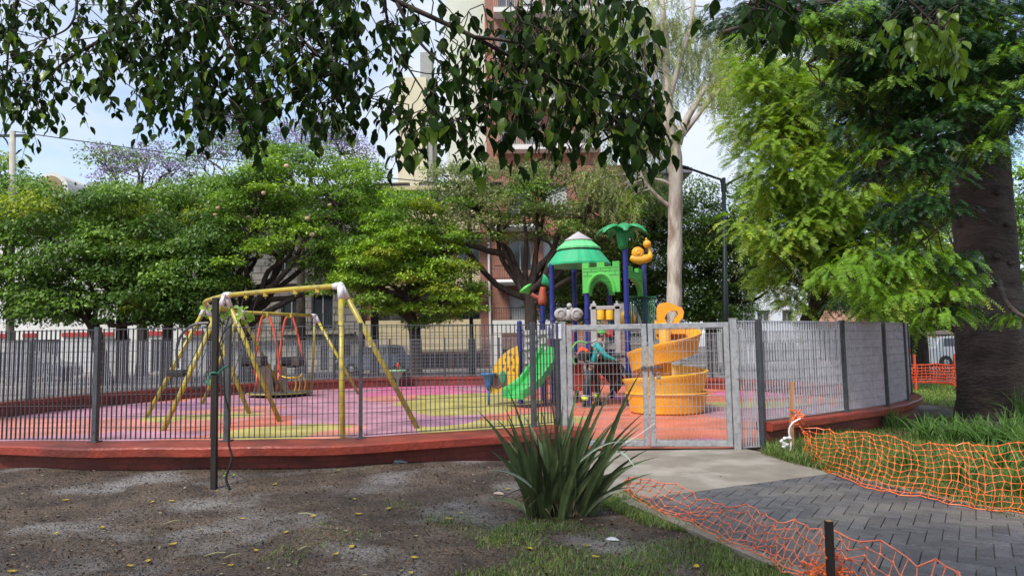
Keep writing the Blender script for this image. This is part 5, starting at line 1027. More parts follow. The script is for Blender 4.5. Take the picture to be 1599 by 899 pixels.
for (x, y) in ((1560, 300), (1575, 350), (1558, 400), (1540, 250), (1580, 410), (1530, 330)): q = P(x, y, Y - .52); m.ball(q, .07, 8, scale=(1, .5, .7))
mt_ = m
dark = [(1230, 30, 110, 45), (1350, 50, 90, 70), (1440, 80, 80, 90), (1430, 180, 80, 60), (1530, 60, 70, 80), (1600, 60, 60, 110), (1400, 230, 70, 50), (1480, 240, 45, 55), (1560, 170, 50, 40), (1330, 130, 50, 50), (1350, 260, 40, 30), (1440, 330, 60, 25, 0), (1175, 25, 50, 22)]
def droop_tree(bl, Yc, dY, n, L0, L1, nl, Lf, Wf, mats, mw, nm, dr=1.0):
    per_ = 26; cc_ = np.repeat(np.array([tuple(q) for q in rand_in(bl, Yc, dY, n // per_)]), per_, 0); n = len(cc_); u_ = unit(RNG.normal(size=cc_.shape)); u_[:, 2] = np.abs(u_[:, 2]) * .35; st_ = cc_ + u_ * RNG.uniform(.03, .34, (n, 1)); dd = u_ * np.array([1, 1, .2]) + np.array([-.25, -.2, -.12]); a = sprays(st_, dd, RNG.uniform(L0, L1, n), nl, Lf, Wf, dr, 1.0)
    leaf_obj(nm, NEEDLE, *a, mats, t, mi=np.repeat(np.repeat(RNG.choice(range(len(mats)), size=n // per_, p=mw), per_), nl)); return st_
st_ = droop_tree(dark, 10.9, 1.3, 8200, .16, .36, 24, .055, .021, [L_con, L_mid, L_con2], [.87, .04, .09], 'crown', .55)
# twigs joining the sprays to the limbs
m = mt_; allp = [q for w_ in limbs_ for q in w_]
for s in st_[::22]:
    b = min(allp, key=lambda q: (q - Vector(s)).length); m.tube(wob(b, s, 3, .3, .05), [.016, .012, .009, .005], 4, cap=False)
tips = [(1360, 412, 70, 22), (1430, 410, 60, 20), (1475, 405, 35, 18), (1460, 470, 55, 30), (1390, 440, 60, 20), (1500, 460, 25, 30), (1490, 495, 40, 14), (1590, 480, 40, 22), (1325, 435, 35, 20), (1345, 475, 45, 14)]
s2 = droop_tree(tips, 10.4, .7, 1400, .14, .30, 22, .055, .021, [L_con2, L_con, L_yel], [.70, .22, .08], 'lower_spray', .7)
tip3 = [(1520, 205, 30, 12), (1560, 235, 28, 15), (1560, 60, 30, 30), (1500, 150, 20, 30), (1350, 225, 60, 20), (1240, 55, 50, 20), (1310, 20, 40, 16), (1590, 90, 20, 40)]
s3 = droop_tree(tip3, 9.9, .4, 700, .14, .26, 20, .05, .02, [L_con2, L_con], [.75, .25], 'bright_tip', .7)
for s in np.concatenate([s2[::14], s3[::14]]):
    b = min(allp, key=lambda q: (q - Vector(s)).length); m.tube(wob(b, s, 3, .3, .05), [.014, .010, .008, .004], 4, cap=False)
m.build('trunk', M_cbark, t, smooth=True)
# ---------------------------------------------------------------- foreground tree whose branches hang across the top
bs = V(-3.2, -1.4, 0); t = thing('overhanging_tree', 'broadleaf tree overhead whose dark leafy branches hang across the top of the view', 'tree', bs)
m = MB(); m.tube(spline([bs, bs + V(.1, .2, 1.6), bs + V(.3, .6, 3.2)], 5), [.30, .25, .23, .22, .21, .2, .2, .19, .19, .18, .17], 14)
hub = bs + V(.3, .6, 3.2); fl = []
def fb(pts_, r0, r1): q = spline(pts_, 6); k = len(q); m.tube(q, [r0 + (r1 - r0) * i / k for i in range(k)], 7); fl.append(q)
fb([hub, V(-1.8, .6, 4.1), P(480, -120, 3.4), P(560, -60, 3.4)], .09, .016); fb([P(560, -60, 3.4), P(600, -10, 3.4), P(680, 30, 3.4), P(740, 58, 3.4), P(800, 90, 3.45), P(880, 128, 3.5), P(960, 148, 3.55), P(1030, 160, 3.6)], .016, .003)
fb([P(740, 58, 3.4), P(790, 64, 3.4), P(850, 75, 3.45), P(900, 100, 3.5)], .010, .004); fb([P(880, 128, 3.5), P(900, 165, 3.5), P(940, 205, 3.5)], .008, .003)
fb([P(620, 5, 3.4), P(650, 60, 3.4), P(700, 110, 3.4), P(760, 160, 3.4)], .010, .003); fb([P(600, -10, 3.4), P(610, 60, 3.5), P(640, 110, 3.5), P(700, 200, 3.5)], .008, .003)
fb([hub, V(-2.6, .9, 4.0), P(200, -160, 4.2)], .07, .02); fb([P(200, -160, 4.2), P(300, -20, 4.2), P(360, 70, 4.2), P(400, 150, 4.2), P(410, 200, 4.2)], .016, .003)
fb([P(250, -80, 4.2), P(220, 0, 4.3), P(160, 60, 4.4), P(110, 90, 4.5), P(60, 130, 4.6)], .02, .004); fb([P(200, -160, 4.2), P(60, -60, 4.4), P(20, 30, 4.5), P(10, 120, 4.6)], .02, .004)
fb([P(300, -20, 4.2), P(420, 20, 4.0), P(500, 90, 3.9), P(560, 150, 3.9)], .014, .004); fb([P(120, -20, 4.4), P(118, 20, 4.4), P(105, 45, 4.4), P(75, 60, 4.4)], .010, .004); fb([P(360, 70, 4.2), P(320, 130, 4.3), P(300, 180, 4.3)], .01, .004)
fb([hub, V(-1.2, .3, 4.3), V(.5, 1.2, 3.6), P(1150, -120, 2.8)], .07, .014); fb([P(1150, -120, 2.8), P(1260, -60, 2.8), P(1380, -20, 2.8), P(1440, 20, 2.8), P(1480, 70, 2.8)], .012, .003)
fb([P(1150, -120, 2.8), P(1170, -30, 2.9), P(1180, 10, 2.9)], .01, .003); fb([V(.5, 1.2, 3.6), P(960, -90, 3.0), P(975, -20, 3.0), P(985, 0, 3.0)], .01, .003)
allp = [q for w_ in fl for q in w_[4:]]
regs = [(-20, 110, -20, 150, 60, 4.6), (0, 90, 120, 195, 14, 4.6), (110, 200, -30, 90, 34, 4.5), (120, 175, 110, 150, 5, 4.5), (200, 300, -30, 140, 62, 4.3), (290, 420, -30, 190, 125, 4.2), (200, 300, 120, 160, 10, 4.3), (400, 560, -30, 170, 120, 4.0), (560, 640, 60, 190, 20, 3.7), (540, 620, -20, 60, 12, 3.6),
        (625, 760, -10, 200, 48, 3.4), (750, 880, -20, 195, 85, 3.5), (870, 1010, 60, 200, 78, 3.6), (880, 960, 0, 80, 14, 3.5), (990, 1040, 130, 195, 12, 3.6), (1135, 1210, -40, 10, 16, 2.9), (960, 990, -30, 5, 5, 3.0), (820, 960, -40, 20, 26, 3.5), (150, 600, -60, -20, 60, 4.2)]
C_, D_, N_, L_, MI = [], [], [], [], []
def hang_twig(s, lit=0.0, Lf=.077, nlv=8, ln=.28):
    s = Vector(s); d = V(random.uniform(-.7, .7), random.uniform(-.4, .4), random.uniform(-.5, -.1)).normalized(); pts_ = [s]
    for i in range(5): d = (d + V(0, 0, -.28)).normalized(); pts_.append(pts_[-1] + d * ln / 5)
    m.tube(pts_, [.0035, .003, .0026, .0022, .0018, .001], 4, cap=False); b = min(allp, key=lambda q: (q - s).length)
    m.tube(wob(b, s, 3, .3, -.03), [.0035, .003, .003, .003], 4, cap=False)
    az = random.uniform(0, 6.28)
    for k in range(nlv):
        u_ = (k + .6) / nlv * 5; i = min(4, int(u_)); q = pts_[i].lerp(pts_[i + 1], u_ - i); az += 2.4; o = V(math.cos(az), math.sin(az), 0)
        ld = (o * .55 + V(0, 0, -1.0) + V(random.gauss(0, .2), random.gauss(0, .2), random.gauss(0, .15))).normalized()
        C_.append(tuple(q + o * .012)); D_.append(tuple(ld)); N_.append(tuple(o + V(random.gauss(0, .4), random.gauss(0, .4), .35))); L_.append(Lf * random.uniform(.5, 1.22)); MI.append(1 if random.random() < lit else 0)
for (x0_, x1_, y0_, y1_, n_, Yc) in regs:
    for _ in range(int(n_ * .72)): hang_twig(P(random.uniform(x0_, x1_), random.uniform(y0_, y1_), Yc + random.uniform(-.45, .45)), .14)
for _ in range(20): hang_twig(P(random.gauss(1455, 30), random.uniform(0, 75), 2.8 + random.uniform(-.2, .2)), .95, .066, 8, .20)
# canopy goes on overhead, unseen; dense twigs added to shade leaves and ground
for _ in range(1500): hang_twig(V(random.uniform(-8, 3.5), random.uniform(-6.0, 1.9), random.uniform(4.0, 6.0)), .1, .15, 10, .6)
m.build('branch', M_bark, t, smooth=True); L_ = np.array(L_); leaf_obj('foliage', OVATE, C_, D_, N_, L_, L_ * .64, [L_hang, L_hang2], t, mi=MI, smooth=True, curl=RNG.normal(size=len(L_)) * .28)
# ================================================================ grass
M_grass = leafmat('grass_blade', (.13, .21, .04), (.07, .125, .025), .35, .3, 3); M_grass2 = leafmat('dry_grass_blade', (.24, .24, .08), (.16, .17, .06), .3, .3, 3)
def in_poly(x, y, poly):
    c = False; n = len(poly); j = n - 1
    for i in range(n):
        if (poly[i][1] > y) != (poly[j][1] > y) and x < (poly[j][0] - poly[i][0]) * (y - poly[i][1]) / (poly[j][1] - poly[i][1]) + poly[i][0]: c = not c
        j = i
    return c
GP = lambda *pts_: [g2(*q) for q in pts_]
loopxy = [(p.x, p.y) for p in fence_fine]
def patchy(x, y): return .5 + .5 * math.sin(2.3 * x + 1.1 * math.sin(1.9 * y)) * math.sin(2.9 * y + 1.3 * math.sin(1.7 * x + 1)) + .25 * math.sin(7 * x + 3) * math.sin(6.1 * y)
def grass_pts(poly, n, thr=0.0):
    xs_ = [a for a, _ in poly]; ys_ = [b for _, b in poly]; out = []; tries = 0
    while len(out) < n and tries < n * 12:
        tries += 1; x, y = random.uniform(min(xs_), max(xs_)), random.uniform(min(ys_), max(ys_))
        if in_poly(x, y, poly) and patchy(x, y) > thr + random.uniform(-.18, .18): out.append((x, y))
    return out
def grass(name, label_mats, pts_, h0, h1, w_, lean=.5):
    C_ = np.array([(x, y, gz(x, y) + .0) for x, y in pts_]); n = len(C_); a = RNG.uniform(0, 6.283, n); D_ = np.stack([np.cos(a) * lean * RNG.uniform(.2, 1.3, n), np.sin(a) * lean * RNG.uniform(.2, 1.3, n), np.ones(n)], 1)
    N_ = np.stack([np.cos(a), np.sin(a), -.2 * np.ones(n)], 1); L_ = RNG.uniform(h0, h1, n)
    tm = ([(0, -.5, 0), (0, .5, 0), (.55, .38, .06), (.55, -.38, .06), (1, 0, .28)], [(0, 1, 2, 3), (3, 2, 4)])
    return tag(leaf_obj(name, tm, C_, D_, N_, L_, np.full(n, w_), label_mats, mi=(RNG.random(n) < .22).astype(int)), kind='stuff')
leftgrass = GP((700, 899), (745, 850), (790, 815), (850, 800), (930, 790), (975, 765), (1030, 800), (1120, 840), (1215, 878), (1250, 893), (1300, 940), (680, 940))
p_ = grass_pts(leftgrass, 11500, .52); grass('grass', [M_grass, M_grass2], p_, .02, .055, .005, .8)
p_ = grass_pts(GP((930, 785), (975, 765), (1040, 806), (1110, 838), (1010, 822)), 5500, .1) + grass_pts(GP((1120, 842), (1240, 890), (1220, 930), (1060, 930), (1100, 890)), 4000, .3); grass('grass', [M_grass, M_grass2], p_, .025, .07, .005, .8)
p_ = grass_pts(GP((600, 760), (780, 745), (800, 899), (300, 930)), 1500, .8); grass('grass', [M_grass, M_grass2], p_, .015, .04, .005, .9)
rpoly = GP((1190, 712), (1205, 700), (1320, 672), (1470, 652), (1640, 700), (1700, 850), (1599, 815), (1393, 766), (1299, 744), (1240, 727)); rpoly = rpoly
p_ = grass_pts(rpoly, 36000, .10); grass('grass', [M_grass, M_grass2], p_, .05, .14, .007, .8)
p_ = [q for q in grass_pts(GP((1195, 712), (1200, 700), (1290, 672), (1345, 690), (1300, 742), (1235, 726)), 9000, -.2)]; grass('grass', [M_grass, M_grass2], p_, .08, .22, .008, .7)
back = [(8.3, 12.5), (9.0, 15.0), (8.9, 21.5), (16, 22.5), (22, 16), (16, 10), (9.4, 11.0)]
M_lawn = leafmat('lawn_blade', (.22, .34, .05), (.14, .24, .035), .3, .35, 1); p_ = grass_pts(back, 42000, -.2); grass('grass', [M_lawn, M_grass2], p_, .05, .12, .014, .8)
mb = MB(); lawn = [(8.75, 12.6), (9.3, 15.0), (9.2, 21.8), (30, 23), (30, 6), (12, 8), (9.8, 11.0)]; mb.add([(x, y, .008) for x, y in lawn], [tuple(range(len(lawn)))])
M_soil_g = pmat('lawn_soil', (.07, .11, .03), (.05, .07, .025), 4, .9, 1.0, 30); tag(mb.build('lawn', M_soil_g, fix=True), kind='structure')
mb = MB(); lw = rpoly; mb.add([(x, y, .008) for x, y in lw], [tuple(range(len(lw)))]); tag(mb.build('planting_bed', pmat('bark_mulch', (.075, .038, .028), (.03, .018, .014), 9, .95, 2.2, 30, c3=(.10, .10, .04), s3=1.5), fix=True), kind='structure')
mb = MB(); pth = [(8.9, 22.2), (30, 23.2), (30, 25.2), (8.6, 24.2)]; mb.add([(x, y, .012) for x, y in pth], [(0, 1, 2, 3)]); tag(mb.build('garden_path', M_side, fix=True), kind='structure')
# mulch and crumbs on the bare earth
n = 60000; pp = []
for _ in range(n): 
    y = 2.6 + 5.6 * random.random() ** 1.3; x = random.uniform(-.78 * y - .5, min(.78 * y, 1.2 + .2 * y)); pp.append((x, y))
C_ = np.array([(x, y, gz(x, y) + .004) for x, y in pp if not in_poly(x, y, pathpoly)]); n = len(C_); D_ = RNG.normal(size=(n, 3)) * np.array([1, 1, .25]); N_ = RNG.normal(size=(n, 3)) * .5 + np.array([0, 0, 1]); L_ = RNG.uniform(.006, .024, n) * RNG.choice([.7, 1, 1.6], n, p=[.5, .4, .1])
M_crumb = [pmat('earth_crumb', (.042, .027, .018), (.022, .014, .010), rough=.95, island=.4), pmat('pale_crumb', (.20, .165, .13), (.12, .095, .07), rough=.95, island=.4), pmat('rust_crumb', (.15, .075, .035), rough=.95, island=.4)]
tag(leaf_obj('leaf_litter', ([(0, 0, 0), (.5, .5, .2), (1, 0, 0), (.5, -.5, .1)], [(0, 1, 2, 3)]), C_, D_, N_, L_, L_ * .6, M_crumb, mi=RNG.choice([0, 1, 2], n, p=[.6, .2, .2])), kind='stuff')
n = 7000; pp = [(x, y) for x, y in ((random.uniform(3.2, 8.5), random.uniform(6.2, 13.5)) for _ in range(n * 3)) if in_poly(x, y, rpoly)][:n]
C_ = np.array([(x, y, .015) for x, y in pp]); n = len(C_); L_ = RNG.uniform(.02, .05, n); tag(leaf_obj('mulch', DIAMOND, C_, RNG.normal(size=(n, 3)) * np.array([1, 1, .3]), RNG.normal(size=(n, 3)) * .5 + np.array([0, 0, 1]), L_, L_ * .5, M_crumb, mi=RNG.choice([0, 1, 2], n, p=[.5, .1, .4])), kind='stuff')
# fallen yellow leaves, one object each
M_fl = leafmat('fallen_yellow_leaf', (.50, .38, .03), (.38, .27, .03), .2, .2, 20); M_fl2 = leafmat('fallen_pale_leaf', (.42, .40, .22), (.3, .27, .14), .2, .2, 20)
yl = [(102, 785), (237, 788), (267, 787), (87, 834), (203, 883), (400, 859), (360, 882), (446, 832), (340, 773), (429, 764), (488, 809), (554, 782), (606, 796), (549, 855), (524, 865), (647, 868), (642, 892), (378, 809), (20, 893), (231, 873), (246, 726), (165, 735), (560, 805), (701, 810), (720, 798), (529, 747), (300, 731), (828, 858), (915, 853), (930, 872), (793, 768), (883, 762), (1087, 885), (270, 845), (160, 823)]
def leafthing(name, g, sz, yaw, mt, label, cat, group):
    tv, tf = OVATE; ca_, sa_ = math.cos(yaw), math.sin(yaw); m = MB(); cu = random.uniform(.2, .9)
    vs = [V(((u - .5) * ca_ - v * .62 * sa_) * sz, ((u - .5) * sa_ + v * .62 * ca_) * sz, (.008 + cu * (u - .5) ** 2 * sz + abs(v) * .25 * sz)) for u, v, w in tv]; m.add([g + v for v in vs], tf); o = m.build(name, mt, origin=g, smooth=True); return tag(o, label, cat, group)
for i, (x, y) in enumerate(yl):
    g = G(x, y, .01); g.z = gz(g.x, g.y); leafthing('fallen_leaf', g, random.uniform(.045, .075), random.uniform(0, 6.28), M_fl, 'small fallen yellow leaf lying on the damp bare earth', 'leaf', 'yellow leaves scattered on the earth')
for i in range(46):
    g = G(random.uniform(0, 1150), random.uniform(735, 899), .01)
    if in_poly(g.x, g.y, pathpoly): continue
    g.z = gz(g.x, g.y); leafthing('fallen_leaf', g, random.uniform(.02, .045), random.uniform(0, 6.28), M_fl2, 'tiny pale dry leaf lying on the ground among the yellow ones', 'leaf', 'pale dry leaves scattered on the earth')
# twigs on the ground
for i, (a, b) in enumerate((((255, 815), (282, 810)), ((318, 867), (352, 862)), ((350, 870), (375, 864)), ((465, 857), (485, 851)), ((466, 803), (492, 806)))):
    A0, B0 = G(*a, .015), G(*b, .015); A0.z += gz(A0.x, A0.y); B0.z += gz(B0.x, B0.y); m = MB(); m.tube([A0, (A0 + B0) / 2 + V(0, .01, .006), B0], [.004, .005, .003], 6); tag(m.build('dry_twig', M_fl2, origin=A0), 'thin pale dry twig lying on the bare earth', 'twig', 'dry twigs on the earth')
# litter
def crumple(px, py, sz, mt, name, label, cat):
    g = G(px, py, 0); g.z = gz(g.x, g.y) + sz * .25; bm = bmesh.new(); bmesh.ops.create_icosphere(bm, subdivisions=3, radius=sz)
    for v in bm.verts: q = v.co.copy(); k = 1 + .35 * math.sin(q.x * 90 + 1) * math.sin(q.y * 70) + .3 * math.sin(q.z * 110 + q.x * 60); v.co = V(q.x * 1.5 * k, q.y * k, max(q.z * .5 * k, -sz * .25)) + g
    me = bpy.data.meshes.new(name); bm.to_mesh(me); bm.free(); o = finish(name, me, mt, origin=g); return tag(o, label, cat)
M_pl = pmat('thin_plastic', (.55, .60, .62), (.4, .45, .47), 20, .25, .3, 60)
crumple(624, 735, .045, M_pl, 'plastic_bag', 'crumpled clear plastic bag on the earth beside the red wall', 'litter'); crumple(955, 844, .028, M_white, 'paper_scrap', 'crumpled white paper scrap on the grass in front of the spiky plant', 'litter'); crumple(778, 775, .03, pmat('pinkish_paper', (.45, .33, .28)), 'paper_scrap', 'crumpled pinkish paper scrap on the earth left of the spiky plant', 'litter')
crumple(1156, 829, .016, M_white, 'paper_scrap', 'small pale paper scrap lying on the pavers under the low orange net', 'litter')
# ================================================================ spiky flax plant
def ribbon_leaf(m, base, tip, bend, wd, n=9, fold=.35, droop=0.0):
    """blade from base to tip, arched by bend (vector added mid way); V-folded, tapering"""
    mid = (base + tip) / 2 + bend; pts_ = []
    for i in range(n + 1): t = i / n; pts_.append(base * (1 - t) ** 2 + mid * 2 * t * (1 - t) + tip * t * t)
    k0 = len(m.v); ref = random.uniform(0, 6.28)
    for i, p in enumerate(pts_):
        t = i / n; d = (pts_[min(i + 1, n)] - pts_[max(i - 1, 0)]).normalized(); s_ = d.cross(V(math.cos(ref) * .6, -1.0, .2)).normalized(); up = s_.cross(d); w_ = wd * (.55 + .45 * math.sin(math.pi * min(1, t * 1.1 + .15))) * (1 - t ** 3.2) + .0008
        m.v += [tuple(p - s_ * w_ / 2 + up * w_ * fold), tuple(p), tuple(p + s_ * w_ / 2 + up * w_ * fold)]
    for i in range(n):
        a = k0 + i * 3; m.f += [(a, a + 1, a + 4, a + 3), (a + 1, a + 2, a + 5, a + 4)]; m.m += [0, 0]
M_flax = leafmat('flax_leaf', (.085, .115, .048), (.045, .068, .028), .45, .2, 8, .36); M_flaxd = leafmat('flax_dry', (.20, .15, .09), (.12, .085, .05), .3, .2, 8, .7)
c = G(868, 806); t = thing('flax_plant', 'large spiky dark green flax plant with sword leaves in front of the gate', 'plant', c)
tips_ = [(772, 650), (745, 640), (786, 632), (790, 601), (822, 648), (833, 632), (845, 637), (858, 612), (880, 620), (905, 595), (915, 636), (921, 655), (948, 590), (940, 604), (968, 588), (1004, 574), (992, 612), (1010, 640), (1006, 655), (1000, 668), (1015, 700), (1030, 712), (1020, 738), (998, 722), (985, 690), (770, 668), (765, 702), (780, 712), (775, 733), (760, 778), (800, 690), (812, 670), (835, 690), (862, 660), (876, 668), (893, 650), (901, 690), (932, 668), (955, 660), (975, 640), (950, 700), (970, 712), (842, 700), (820, 720), (965, 735), (990, 760), (985, 700), (865, 730), (890, 720), (912, 700)]
m1, m2 = MB(), MB()
for i, (x, y) in enumerate(tips_ + [(max(790, min(985, random.gauss(885, 60))), random.uniform(640, 740)) for _ in range(22)]):
    dy = random.uniform(-.45, .4); tip = P(x, y, c.y + dy); dx = (x - 868) / 130; b = c + V(dx * .16 + random.uniform(-.13, .13), dy * .2 + random.uniform(-.05, .05), -.02)
    ribbon_leaf(m1, b, tip, V(-dx * .07 * (1 + random.random()), -dy * .1, .09 + .05 * random.random()), random.uniform(.046, .070), fold=.22)
for i in range(60):
    a = random.uniform(0, 6.28); r = random.uniform(.15, .55); ribbon_leaf(m2, c + V(random.uniform(-.22, .22), random.uniform(-.1, .1), .02), c + V(r * math.cos(a), r * math.sin(a) * .7, random.uniform(0, .12)), V(0, 0, random.uniform(.1, .35)), random.uniform(.012, .026))
m1.build('leaf', M_flax, t).data.polygons.foreach_set('use_smooth', [False] * len(m1.f)); m2.build('dry_leaf', M_flaxd, t)
for (x0_, y0_, x1_, y1_, bx) in ((905, 720, 975, 690, 0), (960, 705, 1000, 745, .05), (830, 760, 762, 735, 0)): m = MB(); ribbon_leaf(m, P(x0_, y0_, c.y - .2), P(x1_, y1_, c.y - .4), V(0, 0, .1), .02); m.build('bent_pale_leaf', pmat('pale_leaf', (.30, .36, .28)) if 'pale_leaf' not in MATS else MATS['pale_leaf'], t)
m = MB(); m.ball(c + V(0, 0, -.01), .26, 16, scale=(1.3, .8, .12)); m.build('root_mound', M_crumb[0], t, smooth=True)
# clumps of strappy leaves in the right bed
M_strap = leafmat('strap_leaf', (.13, .24, .06), (.08, .16, .04), .35, .3, 6, .4)
def strap(px, py, h, n, label, spread=1.0, wd=.016):
    c = G(px, py); t = thing('strappy_plant', label, 'plant', c, 'strap leaved clumps in the bed under the conifer'); m = MB()
    for _ in range(n):
        a = random.uniform(0, 6.28); r = random.uniform(.05, .75) * h * spread; hh = h * random.uniform(.45, 1.0) * (1 - .35 * r / h); b = c + V(random.gauss(0, .07), random.gauss(0, .07), 0)
        ribbon_leaf(m, b, b + V(r * math.cos(a), r * math.sin(a), hh), V(-.1 * r * math.cos(a), -.1 * r * math.sin(a), .25 * h), wd * random.uniform(.7, 1.3), 7)
    m.build('leaf', M_strap, t); return t
pl_ = [(1395, 672, .42, 60, 'strappy clump nearest the end of the red wall'), (1450, 690, .48, 90, 'strappy clump with long thin leaves left of the conifer trunk'), (1490, 694, .50, 110, 'strappy clump standing directly in front of the left edge of the conifer trunk'), (1535, 700, .52, 130, 'dense strappy clump in front of the middle of the conifer trunk'), (1580, 705, .62, 150, 'tallest strappy clump at the right edge in front of the trunk'), (1620, 720, .6, 120, 'strappy clump cut by the right edge of the view'), (1560, 735, .40, 80, 'strappy clump just behind the top edge of the long orange net'), (1420, 735, .34, 70, 'arching strappy clump growing through the long orange net'), (1500, 755, .36, 70, 'arching strappy clump behind the right half of the long orange net'), (1590, 775, .38, 70, 'strappy clump nearest the viewer inside the long orange net'), (1600, 660, .75, 60, 'tall thin strappy clump beside the base of the conifer')]
for a in pl_: strap(*a)
# ================================================================ wooden stake with the sapling
c = G(334, 771); c.z = gz(c.x, c.y); tp = P(337, 465, c.y + .02); m = MB(); m.bar(c - V(0, 0, .05), tp, .058, .05); tag(m.build('wooden_stake', M_wood, origin=c), 'tall square dark wooden stake standing in the bare earth before the fence', 'stake')
b = G(359, 772); b.z = gz(b.x, b.y); t = thing('sapling', 'thin crooked young tree with a few light green leaves tied to the dark stake', 'tree', b); y0 = b.y; m = MB()
stem = spline([b, P(353, 745, y0), P(362, 715, y0 + .02), P(357, 690, y0 + .03), P(359, 650, y0 + .02), P(351, 615, y0), P(349, 570, y0), P(343, 545, y0), P(348, 522, y0), P(365, 503, y0)], 5); k = len(stem); m.tube(stem, [.013 - .008 * i / k for i in range(k)], 7)
m.tube(spline([P(348, 522, y0), P(356, 500, y0), P(360, 478, y0)], 4), [.005] * 9, 6); m.tube(spline([P(343, 545, y0), P(350, 530, y0 - .02), P(362, 520, y0)], 4), [.004] * 9, 6); m.build('trunk', M_wood, t, smooth=True)
lc, ld = [], []
for (x, y) in ((312, 478), (318, 485), (345, 490), (352, 480), (365, 478), (372, 485), (378, 493), (384, 486), (390, 490), (396, 498), (376, 500), (370, 492), (388, 480), (380, 478), (360, 484), (331, 480), (355, 737), (363, 741), (349, 733), (352, 741)):
    q = P(x, y, y0 + random.uniform(-.05, .05)); lc.append(tuple(q)); ld.append((random.uniform(-.8, .8), random.uniform(-.3, .3), random.uniform(-.9, .1)))
L_ = np.array([.085] * 16 + [.035] * 4); leaf_obj('leaf', OVATE, lc, ld, RNG.normal(size=(20, 3)) * .4 + np.array([0, -.7, .5]), L_, L_ * .6, L_bright, t, smooth=True)
m = MB(); cs_ = c.lerp(tp, .60); m.tube([cs_ + V(.045 * math.cos(a), .04 * math.sin(a), .012 * math.sin(a * 3)) for a in [i * .63 for i in range(10)]], .008, 6, closed=True); m.tube(spline([cs_ + V(.03, -.03, 0), P(351, 573, y0 - .02), P(356, 571, y0 + .03), cs_ + V(.03, .03, .02)], 5), .007, 6); m.tube(spline([cs_ + V(-.03, -.03, 0), cs_ + V(-.05, -.04, -.05), cs_ + V(-.04, -.05, -.12), cs_ + V(-.07, -.04, -.07)], 5), .007, 6)
tag(m.build('green_tie', pmat('green_cord', (.02, .17, .11), rough=.6), origin=cs_), 'green cord knotted round the dark stake and the thin sapling', 'cord')
for (x, y, h) in ((502, 735, .14), (519, 728, .2), (594, 722, .13)): g = G(x, y); g.z = gz(g.x, g.y) - .01; m = MB(); m.tube([g, g + V(.01, 0, h * .6), g + V(-.01, 0, h)], .002, 4); tag(m.build('dry_stalk', M_fl2, origin=g), 'thin pale dry stalk standing at the foot of the red wall', 'stalk', 'dry stalks by the red wall')
# ================================================================ orange nets
M_net = pmat('orange_netting', (.80, .17, .03), (.62, .11, .02), 8, .4, island=.15); M_netr = pmat('faded_orange_netting', (.72, .20, .10), (.60, .14, .07), 6, .4)
def net(name, label, fn, nu, nv, mt=None, rs=.003, kn=.010, cat='safety net'):
    """fn(u,v) -> point. long strands along u; short thick cross ties with knots"""
    rj = random.Random(nu); g = [[Vector(fn(i / nu, j / nv)) + V(rj.gauss(0, .007), rj.gauss(0, .006), abs(rj.gauss(0, .006))) for j in range(nv + 1)] for i in range(nu + 1)]; m = MB()
    for j in range(nv + 1): m.tube([g[i][j] for i in range(nu + 1)], rs * (1.6 if j in (0, nv) else 1), 4, cap=False)
    for i in range(nu + 1):
        for j in range(nv): a, b = g[i][j], g[i][j + 1]; q = (b - a); m.tube([a, a + q * .12, a + q * .5, a + q * .88, b], [kn, rs * 1.1, rs * .9, rs * 1.1, kn], 4, cap=False)
    return tag(m.build(name, mt or M_net, origin=g[0][0]), label, cat)
def surf(top, bot, sag=.0, wav=.02, seed=1, hz=True):
    T, B = spline(top, 8), spline(bot, 8); r = random.Random(seed); ph = [r.uniform(0, 6.28) for _ in range(6)]
    def f(u, v):
        v = 1 - (1 - v) ** 1.35
        def s(L, u): q = u * (len(L) - 1); i = min(int(q), len(L) - 2); return L[i].lerp(L[i + 1], q - i)
        a, b = s(T, u), s(B, u); k = math.sin(math.pi * v); w_ = wav * (math.sin(u * 19 + ph[0] + v * 3) + .6 * math.sin(u * 43 + ph[1] - v * 5) + .5 * math.sin(u * 83 + ph[2] + v * 9)); return a.lerp(b, v) + V(w_ * .8, w_ * .6 - sag * k, w_ * .6 * (1 if v < .8 else .2) + sag * .3 * k)
    return f
gb = lambda x, y, z=.03: G(x, y, z)
bot = [gb(1256, 712), gb(1290, 736), gb(1345, 757), gb(1400, 771), gb(1470, 783), gb(1540, 795), gb(1610, 806), gb(1690, 822)]
top = [P(1247, 668, 9.0), P(1300, 672, 8.8), P(1350, 677, 8.4), P(1410, 688, 7.8), P(1470, 694, 7.1), P(1520, 697, 6.8), P(1599, 690, 6.3), P(1680, 688, 5.9)]
net('safety_net', 'long bright orange safety net leaning over the grass along the right edge of the path', surf(top, bot, .10, .026, 3), 38, 10, M_net, .0028, .013)
bot = [gb(965, 762), gb(1010, 788), gb(1064, 812), gb(1125, 841), gb(1180, 864), gb(1215, 884), gb(1262, 905)]
top = [P(988, 742, 6.5), P(1040, 757, 6.05), P(1105, 780, 5.5), P(1160, 793, 5.1), P(1204, 806, 4.85), P(1245, 820, 4.6), P(1293, 838, 4.32)]
net('safety_net', 'slack faded orange safety net lying low between the spiky plant and the short stake', surf(top, bot, .0, .024, 5), 30, 6, M_netr, .0028, .013)
top = [P(1296, 836, 4.3), P(1340, 842, 4.15), P(1400, 868, 3.8), P(1450, 884, 3.6), P(1500, 905, 3.4), P(1560, 940, 3.1)]
bot = [P(1296, 862, 4.3), gb(1330, 905), gb(1370, 940), gb(1420, 980), gb(1480, 1020), gb(1540, 1060)]
net('safety_net', 'faded orange safety net fanning out from the short stake to the lower right', surf(top, bot, .03, .03, 8), 13, 6, M_netr, .003, .013)
m = MB(); cc = P(1290, 880, 4.3); r = random.Random(4)
